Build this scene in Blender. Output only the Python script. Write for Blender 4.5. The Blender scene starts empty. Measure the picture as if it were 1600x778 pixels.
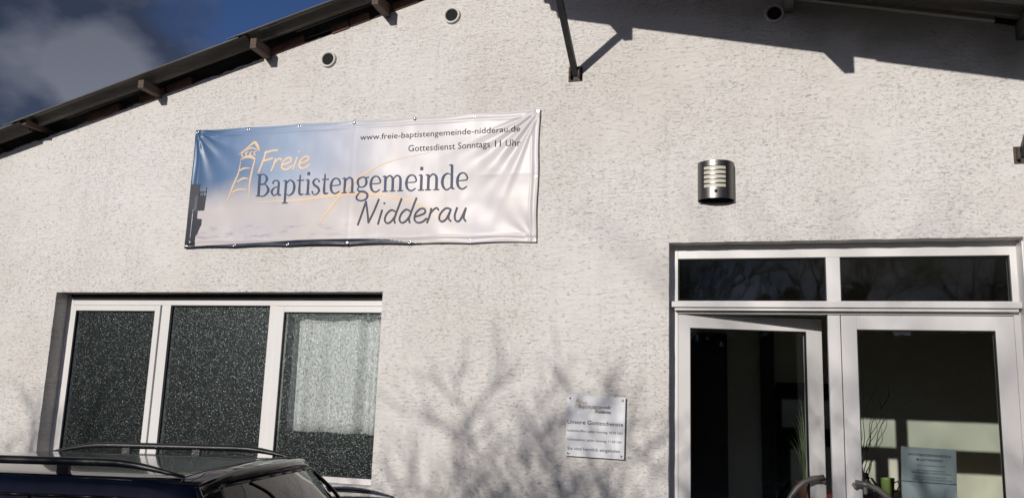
import bpy, bmesh, math, random
from mathutils import Vector, Matrix
from mathutils import noise as mnoise

# ------------------------------------------------------------------ camera, sky, sun, exposure
scene = bpy.context.scene
C = scene.collection
R = math.radians
EYE = Vector((0.0, -5.04, 1.75))
cam_d = bpy.data.cameras.new("camera")
cam = bpy.data.objects.new("camera", cam_d)
C.objects.link(cam)
cam_d.sensor_width = 36.0
cam_d.lens = 29.577
cam_d.clip_start = 0.05
cam_d.clip_end = 2000.0
_r = Vector((0.96099939, 0.27438645, 0.03452899)).normalized()
_u = Vector((0.01507202, -0.17663515, 0.98416099)).normalized()
_f = Vector((-0.27613947, 0.94525769, 0.17388183)).normalized()
cam.matrix_world = Matrix(((_r.x, _u.x, -_f.x, EYE.x), (_r.y, _u.y, -_f.y, EYE.y),
                           (_r.z, _u.z, -_f.z, EYE.z), (0, 0, 0, 1)))
scene.camera = cam

SUN = Vector((-0.265, -1.0, 0.325)).normalized()        # towards the sun
SKY_STRENGTH = 0.06
w = bpy.data.worlds.new("World")
scene.world = w
w.use_nodes = True
nt = w.node_tree
nt.nodes.clear()
out = nt.nodes.new("ShaderNodeOutputWorld")
sky = nt.nodes.new("ShaderNodeTexSky")
sky.sky_type = 'NISHITA'
sky.sun_disc = False
sky.sun_elevation = math.asin(SUN.z)
sky.sun_rotation = math.atan2(SUN.x, SUN.y)
sky.altitude = 100
sky.ozone_density = 2.0
bg = nt.nodes.new("ShaderNodeBackground")
bg.inputs[1].default_value = SKY_STRENGTH
sat = nt.nodes.new("ShaderNodeHueSaturation")
sat.inputs['Saturation'].default_value = 1.25
nt.links.new(sky.outputs[0], sat.inputs['Color'])
tn = nt.nodes.new("ShaderNodeMix"); tn.data_type = 'RGBA'; tn.blend_type = 'MULTIPLY'
tn.inputs[0].default_value = 1.0
tn.inputs[7].default_value = (0.93, 0.76, 1.0, 1)
nt.links.new(sat.outputs[0], tn.inputs[6])
nt.links.new(tn.outputs[2], bg.inputs[0])
tc = nt.nodes.new("ShaderNodeTexCoord")
mp = nt.nodes.new("ShaderNodeMapping")
mp.inputs['Location'].default_value = (0.35, 0.10, 0.0)
mp.inputs['Scale'].default_value = (1.0, 1.0, 1.6)
nt.links.new(tc.outputs['Generated'], mp.inputs[0])
n1 = nt.nodes.new("ShaderNodeTexNoise")
n1.inputs['Scale'].default_value = 3.1
n1.inputs['Detail'].default_value = 7
n1.inputs['Roughness'].default_value = 0.5
nt.links.new(mp.outputs[0], n1.inputs['Vector'])
rp = nt.nodes.new("ShaderNodeValToRGB")
rp.color_ramp.elements[0].position = 0.40
rp.color_ramp.elements[1].position = 0.56
def lobe(direction, inner, outer, gain):
    """a soft patch of sky around a direction, used to gather or part the clouds"""
    d = nt.nodes.new("ShaderNodeVectorMath"); d.operation = 'DOT_PRODUCT'; d.inputs[1].default_value = direction
    nt.links.new(tc.outputs['Generated'], d.inputs[0])
    m = nt.nodes.new("ShaderNodeMapRange"); m.interpolation_type = 'SMOOTHSTEP'
    m.inputs[1].default_value = math.cos(R(outer)); m.inputs[2].default_value = math.cos(R(inner)); m.inputs[4].default_value = gain
    nt.links.new(d.outputs['Value'], m.inputs[0]); return m.outputs[0]
def plus(a, b):
    m = nt.nodes.new("ShaderNodeMath"); m.operation = 'ADD'
    nt.links.new(a, m.inputs[0]); nt.links.new(b, m.inputs[1]); return m.outputs[0]
cover = plus(plus(n1.outputs[0], lobe((-0.5008, 0.7525, 0.4277), 2, 10, -0.30)), plus(lobe((-0.6515, 0.6846, 0.3269), 5, 14, 0.20), lobe((-0.6881, 0.6274, 0.3646), 0, 2.0, -0.12)))
nt.links.new(cover, rp.inputs[0])
n2 = nt.nodes.new("ShaderNodeTexNoise")
n2.inputs['Scale'].default_value = 9.0
n2.inputs['Detail'].default_value = 5
nt.links.new(mp.outputs[0], n2.inputs['Vector'])
rc = nt.nodes.new("ShaderNodeValToRGB")
rc.color_ramp.elements[0].position = 0.40
rc.color_ramp.elements[0].color = (0.29, 0.39, 0.68, 1)
rc.color_ramp.elements[1].position = 0.70
rc.color_ramp.elements[1].color = (1.15, 1.25, 1.60, 1)
nt.links.new(plus(n2.outputs[0], lobe((-0.6515, 0.6846, 0.3269), 0.5, 3.6, 0.34)), rc.inputs[0])
bg2 = nt.nodes.new("ShaderNodeBackground")
bg2.inputs[1].default_value = SKY_STRENGTH
bw = nt.nodes.new("ShaderNodeRGBToBW")
nt.links.new(sky.outputs[0], bw.inputs[0])
cm = nt.nodes.new("ShaderNodeMix"); cm.data_type = 'RGBA'; cm.blend_type = 'MULTIPLY'
cm.inputs[0].default_value = 1.0
nt.links.new(rc.outputs[0], cm.inputs[6]); nt.links.new(bw.outputs[0], cm.inputs[7])
nt.links.new(cm.outputs[2], bg2.inputs[0])
mx = nt.nodes.new("ShaderNodeMixShader")
nt.links.new(rp.outputs[0], mx.inputs[0])
nt.links.new(bg.outputs[0], mx.inputs[1])
nt.links.new(bg2.outputs[0], mx.inputs[2])
nt.links.new(mx.outputs[0], out.inputs[0])

sun_d = bpy.data.lights.new("sun", 'SUN')
sun_d.energy = 3.0
sun_d.angle = R(0.53)
sun_d.color = (1.0, 0.95, 0.89)
sun = bpy.data.objects.new("sun", sun_d)
C.objects.link(sun)
sun.rotation_euler = SUN.to_track_quat('Z', 'Y').to_euler()
sun.location = (-3, -10, 8)

scene.view_settings.view_transform = 'Standard'
scene.view_settings.look = 'None'
scene.view_settings.exposure = 0.08
scene.view_settings.gamma = 1.0
scene.cycles.max_bounces = 10
scene.cycles.transparent_max_bounces = 24

# ------------------------------------------------------------------ materials
MATS = {}
def mat(name, color=(0.5, 0.5, 0.5), rough=0.6, metal=0.0, spec=0.5, coat=0.0, noise=None, bump=None):
    """principled material; noise=(scale, amount, (sx,sy,sz)) mottles the colour, bump=(scale, strength, dist, (sx,sy,sz))"""
    if name in MATS: return MATS[name]
    m = bpy.data.materials.new(name); m.use_nodes = True
    t = m.node_tree; b = t.nodes['Principled BSDF']
    b.inputs['Base Color'].default_value = (*color, 1)
    b.inputs['Roughness'].default_value = rough
    b.inputs['Metallic'].default_value = metal
    b.inputs['Specular IOR Level'].default_value = spec
    b.inputs['Coat Weight'].default_value = coat
    b.inputs['Coat Roughness'].default_value = 0.03
    if noise or bump:
        co = t.nodes.new("ShaderNodeTexCoord")
    if noise:
        s, amt, sc = noise
        mm = t.nodes.new("ShaderNodeMapping"); mm.inputs['Scale'].default_value = sc
        t.links.new(co.outputs['Object'], mm.inputs[0])
        n = t.nodes.new("ShaderNodeTexNoise"); n.inputs['Scale'].default_value = s; n.inputs['Detail'].default_value = 6
        t.links.new(mm.outputs[0], n.inputs['Vector'])
        r = t.nodes.new("ShaderNodeValToRGB")
        r.color_ramp.elements[0].position = 0.3; r.color_ramp.elements[1].position = 0.7
        r.color_ramp.elements[0].color = (*[c * (1 - amt) for c in color], 1)
        r.color_ramp.elements[1].color = (*[min(1, c * (1 + amt)) for c in color], 1)
        t.links.new(n.outputs[0], r.inputs[0]); t.links.new(r.outputs[0], b.inputs['Base Color'])
    if bump:
        s, st, di, sc = bump
        mm = t.nodes.new("ShaderNodeMapping"); mm.inputs['Scale'].default_value = sc
        t.links.new(co.outputs['Object'], mm.inputs[0])
        n = t.nodes.new("ShaderNodeTexNoise"); n.inputs['Scale'].default_value = s; n.inputs['Detail'].default_value = 5
        t.links.new(mm.outputs[0], n.inputs['Vector'])
        bp = t.nodes.new("ShaderNodeBump"); bp.inputs['Strength'].default_value = st; bp.inputs['Distance'].default_value = di
        t.links.new(n.outputs[0], bp.inputs['Height']); t.links.new(bp.outputs[0], b.inputs['Normal'])
    MATS[name] = m
    return m

class NB:
    """tiny node-graph builder"""
    def __init__(s, name):
        s.m = bpy.data.materials.new(name); s.m.use_nodes = True; s.t = s.m.node_tree
        s.b = s.t.nodes['Principled BSDF']; s.o = s.t.nodes['Material Output']
        s.co = s.t.nodes.new("ShaderNodeTexCoord")
    def _in(s, sock, v):
        if hasattr(v, 'links') or isinstance(v, bpy.types.NodeSocket): s.t.links.new(v, sock)
        elif v is not None: sock.default_value = v
    def math(s, op, a, b=None, c=None, clamp=False):
        n = s.t.nodes.new("ShaderNodeMath"); n.operation = op; n.use_clamp = clamp
        for i, v in enumerate((a, b, c)):
            if v is not None: s._in(n.inputs[i], v)
        return n.outputs[0]
    def map(s, scale=(1, 1, 1), loc=(0, 0, 0), src=None):
        n = s.t.nodes.new("ShaderNodeMapping"); n.inputs['Scale'].default_value = scale; n.inputs['Location'].default_value = loc
        s.t.links.new(src or s.co.outputs['Object'], n.inputs[0]); return n.outputs[0]
    def noise(s, vec, scale=1.0, detail=4.0, rough=0.5, dist=0.0, color=False):
        n = s.t.nodes.new("ShaderNodeTexNoise"); n.inputs['Scale'].default_value = scale
        n.inputs['Detail'].default_value = detail; n.inputs['Roughness'].default_value = rough; n.inputs['Distortion'].default_value = dist
        s.t.links.new(vec, n.inputs['Vector']); return n.outputs[1 if color else 0]
    def voro(s, vec, scale=1.0, feature='F1', out='Distance', rnd=1.0):
        n = s.t.nodes.new("ShaderNodeTexVoronoi"); n.feature = feature; n.inputs['Scale'].default_value = scale
        n.inputs['Randomness'].default_value = rnd
        s.t.links.new(vec, n.inputs['Vector']); return n.outputs[out]
    def ramp(s, fac, stops):
        n = s.t.nodes.new("ShaderNodeValToRGB"); e = n.color_ramp.elements
        while len(e) < len(stops): e.new(0.5)
        for i, (p_, c_) in enumerate(stops):
            e[i].position = p_; e[i].color = (*c_, 1) if len(c_) == 3 else c_
        s._in(n.inputs[0], fac); return n.outputs[0]
    def step(s, v, a, b):
        n = s.t.nodes.new("ShaderNodeMapRange"); n.interpolation_type = 'SMOOTHSTEP'
        n.inputs[1].default_value = a; n.inputs[2].default_value = b
        s._in(n.inputs[0], v); return n.outputs[0]
    def mix(s, fac, a, b, mode='MIX'):
        n = s.t.nodes.new("ShaderNodeMix"); n.data_type = 'RGBA'; n.blend_type = mode
        s._in(n.inputs[0], fac)
        for i, v in ((6, a), (7, b)):
            s._in(n.inputs[i], (*v, 1) if isinstance(v, tuple) and len(v) == 3 else v)
        return n.outputs[2]
    def vadd(s, a, b, scale):
        n = s.t.nodes.new("ShaderNodeVectorMath"); n.operation = 'MULTIPLY_ADD'
        s.t.links.new(b, n.inputs[0]); n.inputs[1].default_value = scale; s.t.links.new(a, n.inputs[2]); return n.outputs[0]
    def sep(s, v):
        n = s.t.nodes.new("ShaderNodeSeparateXYZ"); s.t.links.new(v, n.inputs[0]); return n.outputs
    def bump(s, h, strength=1.0, dist=0.01):
        n = s.t.nodes.new("ShaderNodeBump"); n.inputs['Strength'].default_value = strength; n.inputs['Distance'].default_value = dist
        s.t.links.new(h, n.inputs['Height']); return n.outputs[0]
    def set(s, name, v): s._in(s.b.inputs[name], v)

def stucco_material():
    k = NB("rough_render")
    P = k.co.outputs['Object']
    wn = k.noise(P, 5.0, 3, color=True)
    warp = k.vadd(P, wn, (0.06, 0.0, 0.065))
    w2 = k.noise(P, 22.0, 3, color=True)
    warp = k.vadd(warp, w2, (0.02, 0.0, 0.015))
    def grooves(sx, sz, loc, width, seed_scale, lo, hi):
        v = k.map((sx, sx, sz), loc, warp)
        n = k.noise(v, 1.0, 2.2, 0.6)
        rdg = k.math('ABSOLUTE', k.math('SUBTRACT', n, 0.5))
        line = k.math('SUBTRACT', 1.0, k.step(rdg, 0.0, width))
        mk = k.noise(k.map((seed_scale, 1, seed_scale * 2.0), (loc[0] + 7, 3, 1)), 1.0, 3, 0.6)
        return k.math('MULTIPLY', line, k.step(mk, lo, hi))
    g1 = grooves(8.5, 84.0, (0, 0, 0), 0.017, 26.0, 0.50, 0.62)
    g2 = grooves(15.0, 112.0, (11, 5, 3), 0.020, 36.0, 0.52, 0.64)
    g3 = grooves(26.0, 120.0, (31, 9, 17), 0.026, 52.0, 0.50, 0.62)
    dens = k.noise(P, 1.1, 3)                                   # areas rubbed more or less
    g = k.math('MAXIMUM', g1, k.math('MULTIPLY', k.math('MAXIMUM', g2, g3), k.step(dens, 0.32, 0.55)))
    pits = k.math('SUBTRACT', 1.0, k.step(k.voro(k.map((1, 1, 1), (2, 0, 5)), 9.0), 0.035, 0.07))
    g = k.math('MAXIMUM', g, pits)
    grain = k.noise(P, 170.0, 3, 0.7)
    lump = k.noise(k.map((9.5, 9.5, 60.0), (0, 0, 4), warp), 1.0, 3, 0.55)
    rub = k.noise(k.map((5.0, 5.0, 9.0), (8, 1, 4)), 1.0, 3, 0.6)
    relief = k.math('MULTIPLY', lump, k.math('ADD', 0.45, k.step(rub, 0.35, 0.65)))
    h = k.math('ADD', k.math('MULTIPLY', g, -0.29), k.math('ADD', k.math('MULTIPLY', grain, 0.10), relief))
    k.set('Normal', k.bump(h, 1.0, 0.0058))
    tone = k.ramp(k.noise(P, 0.75, 4, 0.6), [(0.32, (0.66, 0.625, 0.57)), (0.52, (0.735, 0.705, 0.665)), (0.70, (0.77, 0.745, 0.715))])
    tone = k.mix(k.math('MULTIPLY', k.step(k.noise(P, 3.3, 5, 0.7), 0.52, 0.75), 0.22), tone, (0.50, 0.47, 0.38))
    xyz = k.sep(P)
    run = k.step(k.noise(k.map((9, 9, .55), (1, 1, 1)), 1.0, 4, 0.6), 0.54, 0.74)
    tone = k.mix(k.math('MULTIPLY', run, 0.16), tone, (0.46, 0.43, 0.36))
    # grime below the roof on the right, algae specks
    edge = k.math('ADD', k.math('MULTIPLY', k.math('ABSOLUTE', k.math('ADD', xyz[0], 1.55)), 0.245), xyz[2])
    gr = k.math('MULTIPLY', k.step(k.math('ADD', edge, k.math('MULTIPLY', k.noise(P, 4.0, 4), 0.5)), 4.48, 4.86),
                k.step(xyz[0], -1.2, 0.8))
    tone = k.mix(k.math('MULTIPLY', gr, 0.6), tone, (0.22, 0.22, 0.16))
    spl = k.math('MULTIPLY', k.math('SUBTRACT', 1.0, k.step(k.math('ADD', xyz[2], k.math('MULTIPLY', k.noise(P, 3.0, 4), 0.5)), 0.4, 1.1)), 0.5)
    tone = k.mix(spl, tone, (0.33, 0.31, 0.26))
    col = k.mix(k.math('MULTIPLY', g, k.math('ADD', 0.11, k.math('MULTIPLY', k.step(k.noise(P, 6.0, 4, 0.7), 0.45, 0.72), 0.36))), tone, (0.17, 0.15, 0.125))  # grooves darkened: dirt, plus the shade of their depth put into the colour
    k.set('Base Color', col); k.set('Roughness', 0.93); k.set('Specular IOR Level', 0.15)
    return k.m

def clear_glass(name, tint=(0.80, 0.86, 0.84), rough=0.0):
    k = NB(name)
    t = k.t; t.nodes.remove(k.b)
    tr = t.nodes.new("ShaderNodeBsdfTransparent"); tr.inputs[0].default_value = (*tint, 1)
    gl = t.nodes.new("ShaderNodeBsdfGlossy"); gl.inputs['Roughness'].default_value = rough; gl.inputs[0].default_value = (0.9, 0.93, 0.95, 1) if rough == 0 else (0.62, 0.66, 0.66, 1)
    fr = t.nodes.new("ShaderNodeFresnel"); fr.inputs[0].default_value = 1.5
    n = k.noise(k.co.outputs['Object'], 2.0, 1)
    bp = k.bump(n, 0.25, 0.004)
    t.links.new(bp, gl.inputs['Normal'])
    mxs = t.nodes.new("ShaderNodeMixShader")
    t.links.new(fr.outputs[0], mxs.inputs[0]); t.links.new(tr.outputs[0], mxs.inputs[1]); t.links.new(gl.outputs[0], mxs.inputs[2])
    t.links.new(mxs.outputs[0], k.o.inputs[0])
    return k.m

def patterned_glass():
    """cast rain-pattern glass: bumpy cells that gleam and let uneven light through"""
    k = NB("patterned_glass"); t = k.t; t.nodes.remove(k.b)
    P = k.co.outputs['Object']
    wn = k.vadd(P, k.noise(P, 14.0, 2, color=True), (0.03, 0.0, 0.03))
    cells = k.voro(k.map((115, 1, 80), src=wn), 1.0)
    fine = k.noise(k.map((170, 1, 120)), 1.0, 2, 0.6)
    h = k.math('ADD', k.math('MULTIPLY', cells, 0.7), k.math('MULTIPLY', fine, 0.8))
    bp = k.bump(h, 1.0, 0.0012)
    thr = k.noise(k.map((95, 1, 62), (3, 0, 8), wn), 1.0, 1.5, 0.6)
    tint = k.ramp(thr, [(0.37, (0.52, 0.55, 0.54)), (0.47, (0.86, 0.88, 0.87)), (0.57, (1.0, 1.0, 1.0))])
    tr = t.nodes.new("ShaderNodeBsdfTransparent"); t.links.new(tint, tr.inputs[0])
    gl = t.nodes.new("ShaderNodeBsdfGlossy"); gl.inputs['Roughness'].default_value = 0.35; gl.inputs[0].default_value = (0.80, 0.95, 0.92, 1)
    t.links.new(bp, gl.inputs['Normal'])
    # single beads of the casting: sun glints put in as dots of rougher gloss
    def beads(scale, loc, cut, size):
        v = k.map((scale, 1, scale * .8), loc)
        vo = t.nodes.new("ShaderNodeTexVoronoi"); vo.inputs['Scale'].default_value = 1.0; t.links.new(v, vo.inputs['Vector'])
        c_ = k.sep(vo.outputs['Color'])
        dot = k.math('SUBTRACT', 1.0, k.step(vo.outputs['Distance'], size * .5, size))
        return k.math('MULTIPLY', dot, k.math('POWER', k.step(c_[0], cut, 1.0), 1.6))
    bead = k.math('MAXIMUM', k.math('MULTIPLY', beads(74, (0, 0.3, 0), 0.66, 0.24), 0.45), k.math('MULTIPLY', beads(135, (4, 0.2, 2), 0.10, 0.44), 0.24))
    sp = t.nodes.new("ShaderNodeBsdfGlossy"); sp.inputs['Roughness'].default_value = 0.46; sp.inputs[0].default_value = (0.92, 1, 0.98, 1)
    mxs = t.nodes.new("ShaderNodeMixShader"); mxs.inputs[0].default_value = 0.028
    t.links.new(tr.outputs[0], mxs.inputs[1]); t.links.new(gl.outputs[0], mxs.inputs[2])
    f2 = t.nodes.new("ShaderNodeMixShader")
    k._in(f2.inputs[0], bead)
    t.links.new(mxs.outputs[0], f2.inputs[1]); t.links.new(sp.outputs[0], f2.inputs[2])
    t.links.new(f2.outputs[0], k.o.inputs[0])
    return k.m

BX0, BX1, BZ0, BZ1 = -3.90, -1.31, 2.715, 3.59            # banner rectangle
def banner_material():
    k = NB("printed_vinyl")
    x, y, z = k.sep(k.co.outputs['Object'])
    u = k.math('DIVIDE', k.math('SUBTRACT', x, BX0), BX1 - BX0)
    v = k.math('DIVIDE', k.math('SUBTRACT', z, BZ0), BZ1 - BZ0)
    P = k.co.outputs['Object']
    nz = k.noise(P, 1.6, 4, 0.6)
    uu = k.math('ADD', u, k.math('MULTIPLY', k.math('SUBTRACT', nz, 0.5), 0.14))
    blue = k.ramp(uu, [(0.0, (0.035, 0.095, 0.20)), (0.12, (0.13, 0.22, 0.38)), (0.30, (0.32, 0.41, 0.55)), (0.46, (0.50, 0.52, 0.60)), (0.60, (0.61, 0.585, 0.585))])
    low = k.step(k.math('ADD', v, k.math('ADD', k.math('MULTIPLY', nz, 0.30), k.math('MULTIPLY', u, -0.16))), 0.72, 0.42)
    pale = k.mix(k.step(k.noise(P, 2.2, 4), 0.35, 0.7), (0.62, 0.57, 0.545), (0.57, 0.54, 0.56))
    c = k.mix(low, blue, pale)
    # small violet cloud streaks near the bottom left
    cn = k.noise(k.map((7, 1, 26)), 1.0, 5, 0.65)
    band = k.math('MULTIPLY', k.math('SUBTRACT', 1.0, k.step(k.math('ABSOLUTE', k.math('SUBTRACT', v, 0.125)), 0.02, 0.085)),
                  k.math('SUBTRACT', 1.0, k.step(u, 0.30, 0.60)))
    c = k.mix(k.math('MULTIPLY', band, k.step(cn, 0.50, 0.66)), c, (0.36, 0.33, 0.44))
    # dark horizon along the bottom edge, breaking up to the right
    sea_h = k.ramp(u, [(0.0, (0.012,) * 3), (0.15, (0.028,) * 3), (0.35, (0.05,) * 3), (0.60, (0.052,) * 3), (0.74, (0.020,) * 3), (0.80, (0.0,) * 3)])
    spk = k.noise(k.map((60, 1, 90)), 1.0, 3, 0.7)
    sh = k.math('SUBTRACT', sea_h, k.math('MULTIPLY', k.math('MULTIPLY', k.step(u, 0.5, 0.75), spk), 0.05))
    sea = k.math('LESS_THAN', v, sh)
    c = k.mix(sea, c, (0.022, 0.028, 0.045))
    k.set('Base Color', c); k.set('Roughness', 0.34); k.set('Specular IOR Level', 0.28)
    f = k.noise(k.map((9, 1, 5)), 1.0, 3, 0.5)
    k.set('Normal', k.bump(f, 0.15, 0.004))
    return k.m

def wood_material(name, c0, c1, sc=(1, 30, 30)):
    k = NB(name)
    n = k.noise(k.map(sc), 1.5, 5, 0.65, 0.4)
    k.set('Base Color', k.ramp(n, [(0.3, c0), (0.7, c1)])); k.set('Roughness', 0.75)
    k.set('Normal', k.bump(n, 0.5, 0.003)); return k.m

def sheet_material():
    k = NB("weathered_fibre_cement")
    P = k.co.outputs['Object']
    n = k.noise(k.map((1.2, 6, 6)), 1.5, 6, 0.7)
    c = k.ramp(n, [(0.30, (0.085, 0.08, 0.074)), (0.55, (0.15, 0.142, 0.128)), (0.75, (0.23, 0.22, 0.20))])
    c = k.mix(k.step(k.noise(P, 5.0, 5, 0.7), 0.6, 0.75), c, (0.05, 0.055, 0.035))
    k.set('Base Color', c); k.set('Roughness', 0.9); k.set('Normal', k.bump(k.noise(P, 60, 4, 0.7), 0.5, 0.002)); return k.m

M_STUCCO = stucco_material()
M_GLASS = clear_glass("door_glass", (0.90, 0.94, 0.92))
M_TGLASS = clear_glass("transom_glass", (0.62, 0.68, 0.68), 0.026)
M_PAT = patterned_glass()
M_BANNER = banner_material()
M_SHEET = sheet_material()
M_PURLIN = wood_material("weathered_timber", (0.05, 0.036, 0.03), (0.15, 0.10, 0.075), (40, 2, 40))
M_BATTEN = wood_material("pale_timber", (0.38, 0.29, 0.20), (0.52, 0.42, 0.31), (2, 30, 30))
M_UPVC = mat("white_upvc", (0.76, 0.74, 0.715), 0.32, spec=0.5, noise=(1.7, 0.04, (1, 1, 1)))
M_SEAL = mat("black_gasket", (0.015, 0.015, 0.016), 0.6)
M_STEEL = mat("dark_painted_steel", (0.035, 0.037, 0.04), 0.5, spec=0.5, noise=(20, 0.4, (1, 1, 1)))
M_RUST = mat("rusty_bracket_steel", (0.085, 0.06, 0.05), 0.7, metal=0.2, noise=(40, 0.55, (1, 1, 1)), bump=(90, 0.5, 0.001, (1, 1, 1)))
M_WHITE = mat("matte_white", (0.85, 0.84, 0.80), 0.8)
M_PIPE = mat("grey_pvc_pipe", (0.62, 0.60, 0.56), 0.6, noise=(14, 0.12, (1, 1, 1)))
M_DARK = mat("dark_void", (0.01, 0.01, 0.011), 0.9)
M_BRICK = mat("red_brick_edge", (0.17, 0.09, 0.06), 0.9, noise=(18, 0.4, (1, 1, 1)), bump=(40, 0.8, 0.004, (1, 1, 1)))
M_INOX = mat("brushed_stainless", (0.19, 0.178, 0.165), 0.36, metal=1.0, bump=(1.0, 0.12, 0.0006, (4, 4, 900)))
M_CREAM = mat("cream_diffuser", (0.62, 0.60, 0.48), 0.45)
M_BLACK = mat("black_plastic", (0.018, 0.018, 0.02), 0.35)
M_ALU = mat("silver_sign_panel", (0.78, 0.785, 0.80), 0.5, noise=(3, 0.05, (1, 1, 1)))
M_SCREW = mat("polished_screw", (0.75, 0.74, 0.72), 0.18, metal=1.0)
M_INK = mat("ink_dark", (0.012, 0.013, 0.018), 0.6, spec=0.2)
M_NAVY = mat("ink_slate_blue", (0.05, 0.075, 0.14), 0.5, spec=0.25)
M_GREY = mat("ink_slate_grey", (0.06, 0.07, 0.10), 0.5, spec=0.25)
M_ORANGE = mat("ink_apricot", (0.78, 0.55, 0.33), 0.45)
M_SILH = mat("print_dark_tower", (0.02, 0.024, 0.036), 0.35)
M_PLASTER = mat("interior_plaster", (0.76, 0.74, 0.61), 0.9, noise=(2, 0.04, (1, 1, 1)))
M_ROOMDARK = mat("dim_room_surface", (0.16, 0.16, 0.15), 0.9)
M_FLOORIN = mat("interior_tiles", (0.32, 0.30, 0.27), 0.5)
def curtain_material():
    k = NB("white_curtain_cloth")
    n = k.noise(k.map((500, 10, 500)), 1.0, 2)
    k.set('Base Color', k.ramp(n, [(0.3, (0.84, 0.86, 0.84)), (0.7, (0.93, 0.95, 0.93))])); k.set('Roughness', 0.9); return k.m
M_CURT = curtain_material()

# ------------------------------------------------------------------ mesh helpers
def bx(bm, x0, x1, y0, y1, z0, z1, bev=0.0):
    r = bmesh.ops.create_cube(bm, size=1.0)
    for v in r['verts']:
        v.co = Vector((x0 + (v.co.x + .5) * (x1 - x0), y0 + (v.co.y + .5) * (y1 - y0), z0 + (v.co.z + .5) * (z1 - z0)))
    if bev > 0:
        es = list({e for v in r['verts'] for e in v.link_edges})
        bmesh.ops.bevel(bm, geom=es, offset=bev, segments=2, affect='EDGES', profile=0.6)
    return r

def tube(bm, pts, rads, n=8, caps=True):
    pts = [Vector(p) for p in pts]
    if not isinstance(rads, (list, tuple)): rads = [rads] * len(pts)
    rings = []; prev = None
    for i, p in enumerate(pts):
        t = (pts[min(i + 1, len(pts) - 1)] - pts[max(i - 1, 0)]).normalized()
        a = prev - t * prev.dot(t) if prev is not None else t.orthogonal()
        if a.length < 1e-6: a = t.orthogonal()
        a.normalize(); prev = a; b = t.cross(a)
        rings.append([bm.verts.new(p + (a * math.cos(2 * math.pi * k / n) + b * math.sin(2 * math.pi * k / n)) * rads[i]) for k in range(n)])
    for i in range(len(rings) - 1):
        for k in range(n):
            f = bm.faces.new((rings[i][k], rings[i][(k + 1) % n], rings[i + 1][(k + 1) % n], rings[i + 1][k])); f.smooth = n > 4
    if caps:
        bm.faces.new(rings[0][::-1]); bm.faces.new(rings[-1])

def lathe(bm, prof, cx=0, cy=0, cz=0, n=24, axis='z', smooth=True):
    rings = []
    for r_, h in prof:
        ring = []
        for k in range(n):
            a = 2 * math.pi * k / n
            if axis == 'z': co = (cx + r_ * math.cos(a), cy + r_ * math.sin(a), cz + h)
            else: co = (cx + r_ * math.cos(a), cy + h, cz + r_ * math.sin(a))
            ring.append(bm.verts.new(co))
        rings.append(ring)
    for i in range(len(rings) - 1):
        for k in range(n):
            f = bm.faces.new((rings[i][k], rings[i][(k + 1) % n], rings[i + 1][(k + 1) % n], rings[i + 1][k])); f.smooth = smooth
    bm.faces.new(rings[0][::-1]); bm.faces.new(rings[-1])

def obj(name, bm, m, parent=None, fix=True, smooth=None):
    if fix: bmesh.ops.recalc_face_normals(bm, faces=bm.faces[:])
    if smooth is not None:
        for f in bm.faces: f.smooth = smooth
    me = bpy.data.meshes.new(name); bm.to_mesh(me); bm.free()
    me.materials.append(m)
    o = bpy.data.objects.new(name, me); C.objects.link(o)
    if parent: o.parent = parent
    return o

def tag(o, label, cat, group=None):
    o['label'] = label; o['category'] = cat
    if group: o['group'] = group
    return o

def thing(name, label, cat, loc=(0, 0, 0), rz=0.0, group=None):
    o = bpy.data.objects.new(name, None); C.objects.link(o)
    o.location = loc; o.rotation_euler = (0, 0, rz); o.empty_display_size = 0.2
    bpy.context.view_layer.update()
    return tag(o, label, cat, group)

def struct(o):
    o['kind'] = 'structure'; return o

def B(): return bmesh.new()

def simple(name, m, parent, *boxes, bev=0.0, **kw):
    bm = B()
    for b in boxes: bx(bm, *b, bev=bev)
    return obj(name, bm, m, parent, fix=False, **kw)

def dup(o, parent):
    c = o.copy(); C.objects.link(c); c.parent = parent; return c

# ------------------------------------------------------------------ ground
def ground():
    k = NB("grey_paving")
    P = k.co.outputs['Object']
    br = k.t.nodes.new("ShaderNodeTexBrick"); br.inputs['Scale'].default_value = 1.0
    br.inputs['Brick Width'].default_value = 0.2; br.inputs['Row Height'].default_value = 0.1; br.inputs['Mortar Size'].default_value = 0.006
    br.inputs['Color1'].default_value = (0.13, 0.125, 0.12, 1); br.inputs['Color2'].default_value = (0.18, 0.175, 0.165, 1); br.inputs['Mortar'].default_value = (0.05, 0.05, 0.045, 1)
    k.t.links.new(P, br.inputs['Vector'])
    c = k.mix(k.math('MULTIPLY', k.noise(P, 1.5, 5), 0.6), br.outputs['Color'], (0.09, 0.085, 0.075))
    k.set('Base Color', c); k.set('Roughness', 0.85)
    bm = B(); vs = [bm.verts.new(p) for p in ((-400, -400, 0), (400, -400, 0), (400, 400, 0), (-400, 400, 0))]; bm.faces.new(vs)
    g = obj("ground", bm, k.m); struct(g)
    km = mat("meadow_grass", (0.055, 0.07, 0.03), 0.95, noise=(0.8, 0.3, (1, 1, 1)))
    bm = B(); vs = [bm.verts.new(p) for p in ((-400, -400, .004), (400, -400, .004), (400, -12, .004), (-400, -12, .004))]; bm.faces.new(vs)
    g2 = obj("grass_ground", bm, km); struct(g2)
    bm = B(); bx(bm, -30, 30, -12.0, -11.85, -0.1, 0.12, bev=0.01)
    struct(obj("kerb", bm, mat("kerb_concrete", (0.30, 0.29, 0.27), 0.85, noise=(6, 0.15, (1, 1, 1)))))
ground()

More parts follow.
